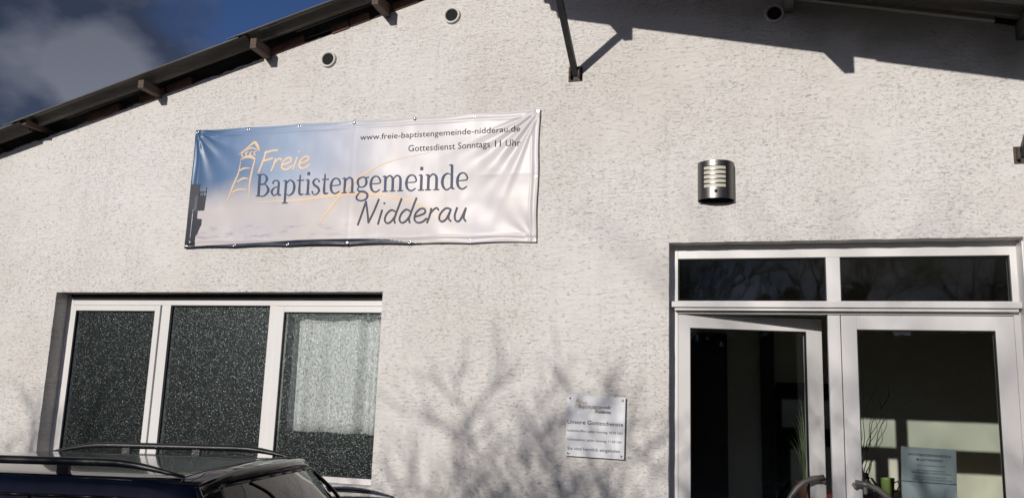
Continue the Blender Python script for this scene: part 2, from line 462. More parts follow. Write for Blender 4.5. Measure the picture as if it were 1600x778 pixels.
# ------------------------------------------------------------------ the building
XA, ZA = -1.555, 4.605                                     # apex of the gable
SL, SR = 0.266, 0.232
def roofline(x): return ZA - (XA - x) * SL if x < XA else ZA - (x - XA) * SR
hall = thing("church_hall", "white rendered gabled hall with a corrugated roof, window row and glazed double door", "building", (-1.5, 0, 0))
def H(o):
    """parent to the hall while keeping its world place"""
    o.parent = hall; o.matrix_parent_inverse = Matrix.Translation((1.5, 0, 0)); return o

WX0, WX1, WZ0, WZ1 = -4.985, -2.345, 1.165, 2.405
DX0, DX1, DZ1 = -0.490, 1.400, 2.700
def facade():
    rnd = random.Random(3)
    bm = B()
    def loop(pts, jit, step=0.028):
        vs = []
        for i in range(len(pts)):
            a, b = Vector(pts[i]), Vector(pts[(i + 1) % len(pts)])
            j = jit[i]; n = max(1, int((b - a).length / step)) if j else 1
            nn = (b - a).normalized(); nn = Vector((-nn.y, nn.x))
            for k in range(n):
                p = a.lerp(b, k / n)
                if j and k: p = p + nn * (mnoise.noise(Vector((p.x * 9, p.y * 9, 3.1))) * j + rnd.uniform(-j, j) * .35)
                vs.append(bm.verts.new((p.x, 0, p.y)))
        return [bm.edges.new((vs[i], vs[(i + 1) % len(vs)])) for i in range(len(vs))]
    es = loop([(-9, -0.2), (6, -0.2), (6, roofline(6)), (XA, ZA), (-9, roofline(-9))], [0, 0, 0.006, 0.012, 0])
    es += loop([(WX0, WZ0), (WX0, WZ1), (WX1, WZ1), (WX1, WZ0)], [0.003, 0.0022, 0.0015, 0])
    es += loop([(DX0, 0.0), (DX0, DZ1), (DX1, DZ1), (DX1, 0.0)], [0.0022, 0.003, 0, 0])
    bmesh.ops.triangle_fill(bm, edges=es, use_beauty=True)
    r = bmesh.ops.extrude_face_region(bm, geom=bm.faces[:])
    for v in [g for g in r['geom'] if isinstance(g, bmesh.types.BMVert)]: v.co.y += 0.12
    return H(obj("facade_wall", bm, M_STUCCO))
facade()
# masonry core behind the render, with its openings a little larger than the rendered ones
core = B()
for b in ((-8.8, -5.05, .121, .30, -.2, 3.0), (-2.26, -0.56, .121, .30, -.2, 3.0), (1.46, 5.9, .121, .30, -.2, 3.0),
          (-5.05, -2.26, .121, .30, -.2, 1.10), (-5.05, -2.26, .121, .30, 2.47, 3.0), (-0.56, 1.46, .121, .30, 2.75, 3.0)):
    bx(core, *b)
H(obj("masonry_core", core, M_BRICK, fix=False))
# ragged brick edge showing just under the roof
brk = random.Random(8)
x = -7.2
brick_me = None
while x < XA - 0.5:
    wdt = 0.11 + brk.random() * 0.12
    if brk.random() < 0.42:
        bm = B(); bx(bm, -wdt / 2, wdt / 2, -0.012, 0.1, -0.03, 0.03, bev=0.004)
        o = H(obj("brick", bm, M_BRICK, fix=False)); o.location = (x, 0, roofline(x) + 0.027 + brk.uniform(-.008, .004))
        o.rotation_euler = (0, -math.atan(SL), 0)
    x += wdt + 0.012

# --- roof: corrugated sheets laid in courses
WAVE = 0.177
def sheet_mesh(length, slope):
    """origin at its upper front corner; runs down slope along local x (sign by slope), waves across y"""
    bm = B(); nw, seg = 5, 10
    n = nw * seg; d = 1 if slope < 0 else -1
    rows = []
    for j in range(n + 1):
        y = j * WAVE / seg
        z = 0.026 - 0.026 * math.cos(2 * math.pi * y / WAVE)
        row = []
        for (xx, dz) in ((0, 0), (length, 0)):
            X = d * xx * math.cos(math.atan(abs(slope))); Z = -xx * math.sin(math.atan(abs(slope))) + z
            row.append((X, y, Z))
        rows.append(row)
    top = [[bm.verts.new((a[0], a[1], a[2] + 0.007)) for a in r] for r in rows]
    bot = [[bm.verts.new(a) for a in r] for r in rows]
    for j in range(n):
        f = bm.faces.new((top[j][0], top[j][1], top[j + 1][1], top[j + 1][0])); f.smooth = True
        f = bm.faces.new((bot[j][0], bot[j + 1][0], bot[j + 1][1], bot[j][1])); f.smooth = True
        bm.faces.new((top[j][0], top[j + 1][0], bot[j + 1][0], bot[j][0]))
        bm.faces.new((top[j][1], bot[j][1], bot[j + 1][1], top[j + 1][1]))
    bm.faces.new((top[0][0], bot[0][0], bot[0][1], top[0][1])); bm.faces.new((top[n][0], top[n][1], bot[n][1], bot[n][0]))
    bmesh.ops.recalc_face_normals(bm, faces=bm.faces[:])
    me = bpy.data.meshes.new("roof_sheet"); bm.to_mesh(me); bm.free(); me.materials.append(M_SHEET); return me
LEN = 2.06
me_l, me_r = sheet_mesh(LEN, SL), sheet_mesh(LEN, -SR)
rs = random.Random(5)
for side, me, y0, sl in ((-1, me_l, -0.245, SL), (1, me_r, -1.29, SR)):
    nrow = 5 if side < 0 else 6
    for row in range(nrow):
        for c in range(3):
            o = bpy.data.objects.new("roof_sheet", me); C.objects.link(o); H(o)
            xx = side * (c * 1.97) * math.cos(math.atan(sl))
            o.location = (XA + xx, y0 + row * (WAVE * 4.95) + rs.uniform(-.002, .002), (ZA + 0.052 if side < 0 else ZA + 0.006) - abs(c * 1.97) * math.sin(math.atan(sl)) - 0.0 - c * 0.0 + row * 0.0008 + ((0.018 if side < 0 else 0.009) * (2 - c)))
            o.rotation_euler = (0, 0, 0)
bm = B()
ang = [(-0.06, 0.010), (-0.045, 0.022), (-0.02, 0.028), (0.05, 0.028), (0.12, 0.0), (0.20, -0.20 * SR)]
for (y0, y1) in ((-1.30, 3.9),):
    a = [bm.verts.new((XA + p, y0, ZA + 0.15 + q)) for p, q in ang]; b = [bm.verts.new((XA + p, y1, ZA + 0.15 + q)) for p, q in ang]
    a2 = [bm.verts.new((XA + p, y0, ZA + 0.143 + q)) for p, q in ang]; b2 = [bm.verts.new((XA + p, y1, ZA + 0.143 + q)) for p, q in ang]
    for i in range(5):
        bm.faces.new((a[i], a[i + 1], b[i + 1], b[i])); bm.faces.new((a2[i], b2[i], b2[i + 1], a2[i + 1]))
        bm.faces.new((a[i], a2[i], a2[i + 1], a[i + 1])); bm.faces.new((b[i], b[i + 1], b2[i + 1], b2[i]))
H(obj("ridge_cap", bm, M_SHEET))

# --- purlins: short stubs on the left, long ones carrying the deep right overhang
def purlin(x, y_out, zb, w_=0.055, h_=0.075, m=M_PURLIN):
    bm = B(); bx(bm, -w_ / 2, w_ / 2, y_out, 3.8, 0, h_, bev=0.004)
    o = H(obj("purlin", bm, m, fix=False)); o.location = (x, 0, zb); return o
for x_, zb in ((-6.55, 3.375), (-5.30, 3.685), (-4.27, 3.872), (-3.36, 4.10), (-2.44, 4.335)):
    purlin(x_, -0.205, zb, 0.05, roofline(x_) + 0.05 - zb)
M_PD = wood_material("dark_timber", (0.05, 0.05, 0.048), (0.11, 0.105, 0.10), (40, 2, 40))
for x_, zb in ((-1.085, 4.425), (0.222, 4.105), (1.462, 3.822), (2.7, 3.535), (3.9, 3.26)):
    purlin(x_, -1.27, zb, 0.056, roofline(x_) + 0.010 - zb, M_PD)
# wall plate strips below the right-hand sheets
def sloped(name, xa, xb, y0, y1, dz0, dz1, m):
    bm = B(); vs = []
    for x_ in (xa, xb):
        for (y_, dz) in ((y0, dz0), (y1, dz0), (y1, dz1), (y0, dz1)): vs.append(bm.verts.new((x_, y_, roofline(x_) + dz)))
    for q in ((0, 1, 2, 3), (7, 6, 5, 4), (0, 4, 5, 1), (1, 5, 6, 2), (2, 6, 7, 3), (3, 7, 4, 0)): bm.faces.new([vs[i] for i in q])
    return H(obj(name, bm, m))
for a, b in ((-1.05, 0.19), (0.255, 1.33), (1.50, 2.66)):
    sloped("wall_plate", a, b, -0.018, 0.02, 0.008, 0.032, M_BATTEN)
    sloped("white_strip", a, b, -0.024, 0.02, 0.001, 0.007, M_WHITE)  # thin white strip along the wall top
# two steel struts
def strut(x, z, zt):
    bm = B(); bx(bm, x - 0.045, x + 0.045, -0.007, 0.0, z - 0.048, z + 0.048, bev=0.0015)
    pl = H(obj("strut_bracket", bm, M_RUST, fix=False))
    for sg in (-1, 1): simple("bracket_cheek", M_RUST, pl, (x + sg * .029 - .005, x + sg * .029 + .005, -0.05, -0.0065, z - 0.03, z + 0.035))
    bm = B(); a = Vector((x, -0.006, z)); b = Vector((x, -1.235, zt))
    t = (b - a).normalized(); s = Vector((1, 0, 0)) * 0.0185; u_ = t.cross(Vector((1, 0, 0))).normalized() * 0.0185
    r0 = [bm.verts.new(a + q) for q in (s + u_, -s + u_, -s - u_, s - u_)]; r1 = [bm.verts.new(b + q) for q in (s + u_, -s + u_, -s - u_, s - u_)]
    for i in range(4): bm.faces.new((r0[i], r0[(i + 1) % 4], r1[(i + 1) % 4], r1[i]))
    bm.faces.new(r0[::-1]); bm.faces.new(r1)
    H(obj("strut", bm, M_STEEL))
strut(-1.087, 3.812, 4.49)
strut(1.425, 3.155, 3.89)
# three vent pipes through the wall
for (px_, pz_) in ((-1.955, 4.300), (-2.872, 4.058), (0.142, 4.108)):
    bm = B()
    lathe(bm, [(0.0, 0.10), (0.043, 0.10), (0.043, -0.012), (0.047, -0.018), (0.056, -0.018), (0.059, -0.012), (0.059, 0.0), (0.0, 0.0)], px_, 0, pz_, 32, 'y', smooth=False)
    # drop the degenerate centre, leave a hollow tube
    bm.verts.ensure_lookup_table()
    o = H(obj("vent_pipe", bm, M_PIPE))
    bm = B(); lathe(bm, [(0.0415, -0.004), (0.0425, 0.0)], px_, 0, pz_, 32, 'y')
    c = obj("pipe_hole_disc", bm, M_DARK, o)  # black disc stands for the dark inside of the pipe

# --- the triple window
def frame_piece(name, boxes, parent, m=M_UPVC, bev=0.0022):
    bm = B()
    for b in boxes: bx(bm, *b, bev=bev)
    return obj(name, bm, m, parent, fix=False)
win = frame_piece("window", [
    (-5.04, -4.93, .122, .19, 1.11, 2.46), (-2.40, -2.27, .122, .19, 1.11, 2.46),
    (-4.93, -2.40, .122, .19, 2.325, 2.46), (-4.93, -2.40, .122, .19, 1.11, 1.20),
    (-4.142, -4.068, .122, .19, 1.20, 2.325), (-3.252, -3.192, .122, .19, 1.20, 2.325)], None)
H(win)
def sash(x0, x1, z0, z1, st, parent, pane=True, y=0.112):
    s = frame_piece("sash", [(x0, x0 + st[0], y, y + .06, z0, z1), (x1 - st[1], x1, y, y + .06, z0, z1),
                             (x0 + st[0], x1 - st[1], y, y + .06, z1 - st[2], z1), (x0 + st[0], x1 - st[1], y, y + .06, z0, z0 + st[3])], parent)
    g = 0.004
    a, b, c, d = x0 + st[0], x1 - st[1], z0 + st[3], z1 - st[2]
    frame_piece("gasket", [(a, a + g, y + .008, y + .03, c, d), (b - g, b, y + .008, y + .03, c, d), (a + g, b - g, y + .008, y + .03, d - g, d), (a + g, b - g, y + .008, y + .03, c, c + g)], parent, M_SEAL, 0)
    return s, (a, b, c, d)
def pane(x0, x1, z0, z1, y, m, parent):
    bm = B(); vs = [bm.verts.new(p) for p in ((x0, y, z0), (x1, y, z0), (x1, y, z1), (x0, y, z1))]; bm.faces.new(vs)
    return obj("pane", bm, m, parent, fix=False)
s1, r1 = sash(-4.928, -4.150, 1.175, 2.322, (.033, .044, .040, .05), win)
s3, r3 = sash(-3.188, -2.30, 1.150, 2.322, (.055, .05, .042, .05), win)
pane(r1[0] - .01, r1[1] + .01, r1[2] - .01, r1[3] + .01, .135, M_PAT, win)
pane(r3[0] - .01, r3[1] + .01, r3[2] - .01, r3[3] + .01, .135, M_PAT, win)
pane(-4.075, -3.245, 1.19, 2.335, .150, M_PAT, win)
frame_piece("gasket", [(-4.068, -4.062, .135, .15, 1.20, 2.325), (-3.258, -3.252, .135, .15, 1.20, 2.325), (-4.062, -3.258, .135, .15, 2.319, 2.325)], win, M_SEAL, 0)
frame_piece("window_sill", [(-4.98, -2.35, -.035, .118, 1.135, 1.150)], win, mat("shaded_sill_metal", (0.07, 0.07, 0.078), 0.5), 0.002)  # dark base colour stands in for the car's shadow on the sill

H(simple("shutter_slot_shade", mat("anthracite_slot_shade", (0.022, 0.022, 0.026), 0.6), None, (-4.972, -2.349, .006, .1195, 2.397, 2.4035)))
H(simple("shutter_slot_shade", mat("anthracite_slot_shade"), None, (-4.925, -2.349, .085, .1215, 2.372, 2.3965)))  # dark strip put in for the shadow on the frame head
# --- the entrance: frame with a transom light, two leaves
door = frame_piece("entrance_frame", [
    (-0.55, -0.445, .102, .18, 0.0, 2.74), (1.355, 1.45, .102, .18, 0.0, 2.74),
    (-0.445, 1.355, .102, .18, 2.618, 2.74), (0.402, 0.478, .102, .18, 2.362, 2.618),
    (-0.445, 1.355, .100, .18, 2.285, 2.362)], None)
H(door)
frame_piece("transom_bar", [(-0.478, 1.385, .045, .099, 2.318, 2.352), (-0.462, 1.372, .062, .099, 2.300, 2.3175)], door, M_UPVC, 0.003)
pane(-0.45, 0.405, 2.355, 2.625, .14, M_TGLASS, door)
pane(0.475, 1.36, 2.355, 2.625, .14, M_TGLASS, door)
frame_piece("transom_gasket", [(-0.445, -0.439, .118, .139, 2.362, 2.618), (0.396, 0.402, .118, .139, 2.362, 2.618), (0.478, 0.484, .118, .139, 2.362, 2.618),
                               (1.349, 1.355, .118, .139, 2.362, 2.618), (-0.439, 0.396, .118, .139, 2.612, 2.618), (0.484, 1.349, .118, .139, 2.612, 2.618)], door, M_SEAL, 0)
def leaf(w_, z0, z1, stl, strr, top, bot, parent, loc, rz, hx, hs):
    """origin at the hinge edge; local x across the leaf (sign by hs), local y into the building"""
    f = frame_piece("door_leaf", [(0, stl, 0, .065, z0, z1), (w_ - strr, w_, 0, .065, z0, z1), (stl, w_ - strr, 0, .065, z1 - top, z1), (stl, w_ - strr, 0, .065, z0, z0 + bot)], None)
    H(f); f.location = loc; f.rotation_euler = (0, 0, rz)
    pane(stl - .006, w_ - strr + .006, z0 + bot - .006, z1 - top + .006, .035, M_GLASS, f)
    g = .005; a, b, c, d = stl, w_ - strr, z0 + bot, z1 - top
    frame_piece("gasket", [(a, a + g, .006, .032, c, d), (b - g, b, .006, .032, c, d), (a + g, b - g, .006, .032, d - g, d)], f, M_SEAL, 0)
    return f
ml = leaf(0.865, .02, 2.280, .075, .092, .078, .14, door, (-0.447, .108, 0), R(15.8), 0, 1)
mr = leaf(0.880, .02, 2.280, .083, .092, .080, .14, door, (0.473, .100, 0), 0, 0, 1)
frame_piece("meeting_cover", [(-0.071, -0.004, -.002, .06, .02, 2.280)], mr, M_UPVC, 0.003)
def handle(parent, x, d):
    bm = B(); pts = []
    for i in range(15):
        a = math.pi * i / 14
        pts.append((x + d * 0.24 * max(0.0, math.sin(a)) ** 0.9, -0.058, 1.07 + 0.29 * math.cos(a)))
    tube(bm, pts, 0.0165, 12)
    tube(bm, [(x, -0.055, 1.345), (x, 0.003, 1.345)], 0.013, 10); tube(bm, [(x, -0.055, 0.795), (x, 0.003, 0.795)], 0.013, 10)
    obj("handle", bm, mat("grey_pull_handle", (0.24, 0.22, 0.20), 0.42, metal=0.35), parent)
handle(ml, 0.832, -1); handle(mr, 0.040, 1)
# shutter guide rail at the right edge
g = frame_piece("shutter_guide", [(1.386, 1.450, -.012, .100, 0.0, 2.675)], None, M_UPVC, 0.003); H(g)
bm = B(); lathe(bm, [(0.0055, 0.0), (0.0055, -0.002)], 1.412, -.0122, 2.655, 12, 'y'); obj("screw_hole", bm, M_DARK, g)
frame_piece("threshold", [(-0.49, 1.40, -.05, .20, 0.0, .018)], door, mat("alu_threshold", (0.4, 0.4, 0.4), 0.4, metal=0.8), .002)

# --- rooms behind the glass
def room(name, x0, x1, y0, y1, z1, m, fm, open_=()):
    t = 0.05
    for nm, b, mm in (("room_wall", (x0 - t, x0, y0, y1, -.1, z1), m), ("room_wall", (x1, x1 + t, y0, y1, -.1, z1), m),
                  ("room_wall", (x0 - t, x1 + t, y1, y1 + t, -.1, z1), m), ("room_ceiling", (x0 - t, x1 + t, y0, y1 + t, z1, z1 + t), m),
                  ("room_floor", (x0, x1, y0, y1, -.1, .02), fm)):
        o = simple(nm, mm, None, b); H(o)
room("entrance", -0.72, 3.4, .302, 3.0, 2.85, M_PLASTER, M_FLOORIN)
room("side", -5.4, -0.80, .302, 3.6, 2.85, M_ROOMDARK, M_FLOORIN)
H(simple("inner_door", mat("dark_inner_door", (0.05, 0.04, 0.035), 0.5), None, (-0.66, -0.25, 2.955, 2.998, .02, 2.40)))
H(simple("inner_pillar", mat("dark_pillar_paint", (0.035, 0.036, 0.036), 0.6), None, (0.04, 0.16, 2.90, 2.999, .02, 2.42)))

wd = thing("wardrobe", "dark tall wardrobe added against the back wall to block its sun patch", "wardrobe", (0.42, 2.78, 0))  # added so that no sun patch shows past the left leaf
simple("cabinet_body", mat("charcoal_cabinet", (0.018, 0.019, 0.019), 0.9, spec=0.05), wd, (-.25, .25, -.20, .20, .02, 1.96), bev=.004)
simple("cabinet_door", mat("charcoal_cabinet"), wd, (-.245, -.002, -.218, -.201, .06, 1.93), bev=.003)
simple("cabinet_door", mat("charcoal_cabinet"), wd, (.002, .245, -.218, -.201, .06, 1.93), bev=.003)
# ------------------------------------------------------------------ curtain behind the right-hand window
def curtain():
    bm = B(); nx, nz = 120, 10
    x0, x1, z0, z1 = -3.125, -2.20, 1.475, 2.262
    vs = []
    for i in range(nx + 1):
        col = []
        for j in range(nz + 1):
            u_ = i / nx; v_ = j / nz
            x_ = x0 + (x1 - x0) * u_
            y_ = 0.245 + 0.026 * math.sin(u_ * 24 + 1.6 * math.sin(u_ * 9)) * (0.55 + 0.45 * (1 - v_)) + 0.010 * math.sin(u_ * 41 + 1)
            col.append(bm.verts.new((x_, y_, z0 + (z1 - z0) * v_ + 0.002 * math.sin(u_ * 24))))
        vs.append(col)
    for i in range(nx):
        for j in range(nz):
            f = bm.faces.new((vs[i][j], vs[i + 1][j], vs[i + 1][j + 1], vs[i][j + 1])); f.smooth = True
    bmesh.ops.solidify(bm, geom=bm.faces[:], thickness=0.0015)
    t = thing("curtain", "short white curtain hanging behind the right-hand patterned window", "curtain", (0, 0, 0))
    obj("cloth", bm, M_CURT, t)
    bm = B(); tube(bm, [(-3.17, .245, 2.268), (-2.15, .245, 2.268)], .006, 8); obj("curtain_rod", bm, M_SCREW, t)
curtain()

# ------------------------------------------------------------------ lettering
def ribbon(bm, pts, wd, yo, cap=True, proj=None):
    """flat brush stroke through 2-D pts (x,z) with widths wd, at depth yo in front of surface proj"""
    P = [Vector(p) for p in pts]
    n = len(P); W = wd if isinstance(wd, (list, tuple)) else [wd] * n
    if len(W) != n:
        W = [W[0] + (W[-1] - W[0]) * i / (n - 1) for i in range(n)] if len(W) == 2 else \
            [W[min(len(W) - 1, int(i / (n - 1) * (len(W) - 1)))] * (1 - (i / (n - 1) * (len(W) - 1)) % 1) + W[min(len(W) - 1, int(i / (n - 1) * (len(W) - 1)) + 1)] * ((i / (n - 1) * (len(W) - 1)) % 1) for i in range(n)]
    L = []
    for i in range(n):
        t = (P[min(i + 1, n - 1)] - P[max(i - 1, 0)])
        t = t.normalized() if t.length > 0 else Vector((1, 0))
        nn = Vector((-t.y, t.x)) * (W[i] / 2)
        a, b = P[i] + nn, P[i] - nn
        L.append([bm.verts.new((q.x, (proj(q.x, q.y) if proj else 0) - yo, q.y)) for q in (a, b)])
    for i in range(n - 1):
        bm.faces.new((L[i][0], L[i][1], L[i + 1][1], L[i + 1][0]))
    if cap:
        for (i, s) in ((0, -1), (n - 1, 1)):
            t = (P[min(i + 1, n - 1)] - P[max(i - 1, 0)]).normalized() * s
            nn = Vector((-t.y, t.x)); r_ = W[i] / 2
            arc = [P[i] + nn * r_ * math.cos(a) + t * r_ * math.sin(a) for a in [math.pi * k / 6 for k in range(7)]]
            vs = [bm.verts.new((q.x, (proj(q.x, q.y) if proj else 0) - yo, q.y)) for q in arc]
            bm.faces.new(vs)

def smooth(pts, k=6):
    P = [Vector(p) for p in pts]
    if len(P) < 3: return [tuple(P[0].lerp(P[-1], i / k)) for i in range(k + 1)]
    o = []
    for i in range(len(P) - 1):
        p0, p1, p2, p3 = P[max(i - 1, 0)], P[i], P[i + 1], P[min(i + 2, len(P) - 1)]
        for j in range(k):
            t = j / k
            o.append(tuple(0.5 * ((2 * p1) + (-p0 + p2) * t + (2 * p0 - 5 * p1 + 4 * p2 - p3) * t * t + (-p0 + 3 * p1 - 3 * p2 + p3) * t ** 3)))
    o.append(tuple(P[-1])); return o

# handwritten letters: strokes in a box of x-height 1; (points, smooth?)
HAND = {
 'F': (1.05, [([(.30, 1.62), (.22, .9), (.02, -.05)], 1), ([(.22, 1.52), (.75, 1.66), (1.20, 1.66)], 1), ([(.18, .86), (.55, .92), (.92, 1.02)], 1)]),
 'r': (.72, [([(.14, .92), (.12, .5), (.0, .0)], 1), ([(.10, .55), (.32, .86), (.52, .96), (.64, .82)], 1)]),
 'e': (.98, [([(.10, .42), (.42, .50), (.74, .66), (.66, .92), (.36, .92), (.10, .62), (.08, .25), (.30, .02), (.62, .04), (.90, .26)], 1)]),
 'i': (.42, [([(.20, .92), (.12, .45), (.06, .0)], 1), ([(.28, 1.38), (.30, 1.40)], 0)]),
 'N': (1.35, [([(.34, 1.55), (.18, .8), (.0, -.02)], 1), ([(.34, 1.55), (.55, .8), (.72, .10)], 1), ([(.72, .10), (1.0, .9), (1.22, 1.66)], 1)]),
 'd': (1.02, [([(.72, .80), (.42, .92), (.14, .66), (.06, .28), (.24, .04), (.52, .14), (.78, .56)], 1), ([(1.02, 1.66), (.86, 1.0), (.72, .35), (.80, .04)], 1)]),
 'a': (.98, [([(.74, .84), (.42, .92), (.12, .62), (.06, .24), (.26, .04), (.54, .22), (.74, .80)], 1), ([(.74, .80), (.66, .30), (.84, .06)], 1)]),
 'u': (.95, [([(.16, .92), (.08, .40), (.22, .06), (.48, .12), (.74, .88)], 1), ([(.74, .88), (.68, .30), (.84, .04)], 1)]),
}
# book-face letters, x-height 1
S = 0.050
SERIF = {
 'B': (1.20, [([(.26, 0), (.26, 1.42)], .17, 0), ([(.05, .03), (.40, .03)], .06, 0), ([(.05, 1.39), (.40, 1.39)], .06, 0),
              ([(.26, 1.40), (.62, 1.40), (.86, 1.10), (.64, .78), (.26, .77)], [.06, .07, .17, .07, .06], 1),
              ([(.26, .77), (.74, .76), (1.03, .38), (.72, .03), (.26, .03)], [.06, .07, .18, .08, .06], 1)]),
 'a': (.92, [([(.14, .78), (.24, .97), (.50, .97), (.62, .80), (.62, .20), (.70, .05), (.86, .06)], [.12, .07, .08, .13, .15, .12, .05], 1),
             ([(.62, .58), (.30, .52), (.10, .28), (.26, .03), (.50, .10), (.62, .28)], [.05, .07, .15, .08, .06, .05], 1)]),
 'p': (1.08, [([(.26, -.48), (.26, .94)], .145, 0), ([(.06, .93), (.28, .97)], .06, 0), ([(.04, -.48), (.50, -.48)], .06, 0),
              ([(.28, .74), (.54, .98), (.84, .82), (.93, .48), (.82, .14), (.52, .0), (.28, .16)], [.05, .07, .13, .16, .13, .07, .05], 1)]),
 't': (.66, [([(.26, 1.30), (.26, .30), (.34, .05), (.60, .06)], [.06, .145, .13, .05], 1), ([(.04, .94), (.58, .94)], .065, 0)]),
 'i': (.50, [([(.26, 0), (.26, .94)], .145, 0), ([(.06, .93), (.28, .97)], .06, 0), ([(.05, .03), (.47, .03)], .06, 0), ([(.15, 1.35), (.35, 1.35)], .20, 0)]),
 's': (.76, [([(.60, .78), (.52, .95), (.30, .98), (.14, .80), (.26, .60), (.50, .46), (.64, .24), (.48, .03), (.22, .02), (.10, .22)], [.10, .06, .07, .13, .15, .15, .13, .07, .06, .10], 1)]),
 'e': (.92, [([(.16, .52), (.78, .56), (.72, .86), (.48, .98), (.22, .86), (.11, .50), (.22, .14), (.50, .01), (.80, .16)], [.05, .06, .11, .07, .11, .16, .13, .08, .05], 1)]),
 'n': (1.12, [([(.26, 0), (.26, .94)], .145, 0), ([(.06, .93), (.28, .97)], .06, 0), ([(.05, .03), (.47, .03)], .06, 0),
              ([(.28, .74), (.52, .97), (.76, .90), (.84, .66), (.84, 0)], [.05, .08, .12, .145, .145], 1), ([(.63, .03), (1.05, .03)], .06, 0)]),
 'g': (1.00, [([(.46, .97), (.18, .86), (.12, .64), (.24, .40), (.48, .34), (.72, .46), (.78, .68), (.68, .90), (.46, .97)], [.06, .11, .14, .10, .06, .11, .14, .10, .06], 1),
              ([(.68, .90), (.96, .94)], .07, 0),
              ([(.26, .40), (.14, .22), (.30, .08), (.66, .04), (.90, -.14), (.80, -.40), (.44, -.50), (.12, -.40), (.10, -.20), (.30, .0)], [.05, .08, .13, .14, .13, .10, .08, .11, .10, .06], 1)]),
 'm': (1.68, [([(.26, 0), (.26, .94)], .145, 0), ([(.06, .93), (.28, .97)], .06, 0), ([(.05, .03), (.47, .03)], .06, 0),
              ([(.28, .74), (.50, .97), (.72, .90), (.80, .66), (.80, 0)], [.05, .08, .12, .145, .145], 1), ([(.60, .03), (1.00, .03)], .06, 0),
              ([(.82, .74), (1.04, .97), (1.28, .90), (1.36, .66), (1.36, 0)], [.05, .08, .12, .145, .145], 1), ([(1.16, .03), (1.58, .03)], .06, 0)]),
 'd': (1.08, [([(.80, 1.48), (.80, .10), (1.00, .04)], [.145, .145, .06], 0), ([(.60, 1.46), (.82, 1.50)], .06, 0),
              ([(.80, .80), (.54, .98), (.24, .84), (.13, .48), (.24, .14), (.50, .0), (.80, .20)], [.05, .07, .13, .16, .13, .07, .05], 1)]),
}
def stroke_text(name, text, table, x0, x1, zb, xh, m, parent, yo, proj, wd=None, slant=0.0, rise=0.0):
    total = sum(table[c][0] for c in text)
    sx = (x1 - x0) / total; bm = B(); cx = 0; cnt = 0
    for ch in text:
        adv, strokes = table[ch]
        for st in strokes:
            pts = smooth(st[0], 6) if (st[-1] and len(st[0]) > 2) else smooth([st[0][0], st[0][-1]], 6) if len(st[0]) == 2 else [q for i in range(len(st[0]) - 1) for q in [tuple(Vector(st[0][i]).lerp(Vector(st[0][i + 1]), k / 5)) for k in range(5)]] + [st[0][-1]]
            P = [(x0 + (cx + a) * sx + slant * b * xh, zb + b * xh + rise * ((cx + a) * sx)) for a, b in pts]
            if wd is None:
                W = st[1]; W = [q * xh * 1.0 for q in W] if isinstance(W, list) else W * xh
                ribbon(bm, P, W, yo + cnt * 0.00004, cap=False, proj=proj)
            else:
                ribbon(bm, P, wd * xh, yo + cnt * 0.00004, cap=True, proj=proj)
            cnt += 1
        cx += adv
    return obj(name, bm, m, parent, fix=False)

def font_text(name, text, x0, x1, zb, caph, m, parent, yo, proj=None, bold=0.0, spacing=1.0):
    """sans lettering from the built-in face, stretched to an exact width"""
    cu = bpy.data.curves.new("t", 'FONT'); cu.body = text; cu.size = 1.0; cu.offset = bold; cu.resolution_u = 3; cu.space_character = spacing
    o = bpy.data.objects.new("t", cu); C.objects.link(o); bpy.context.view_layer.update()
    me = bpy.data.meshes.new_from_object(o.evaluated_get(bpy.context.evaluated_depsgraph_get()))
    bpy.data.objects.remove(o); bpy.data.curves.remove(cu)
    xs = [v.co.x for v in me.vertices]; a, b = min(xs), max(xs)
    k = (x1 - x0) / (b - a); kz = caph / 0.70
    for v in me.vertices:
        X = x0 + (v.co.x - a) * k; Z = zb + v.co.y * kz
        v.co = Vector((X, (proj(X, Z) if proj else 0) - yo, Z))
    me.name = name; me.materials.clear(); me.materials.append(m)
    ob = bpy.data.objects.new(name, me); C.objects.link(ob); ob.parent = parent
    return ob

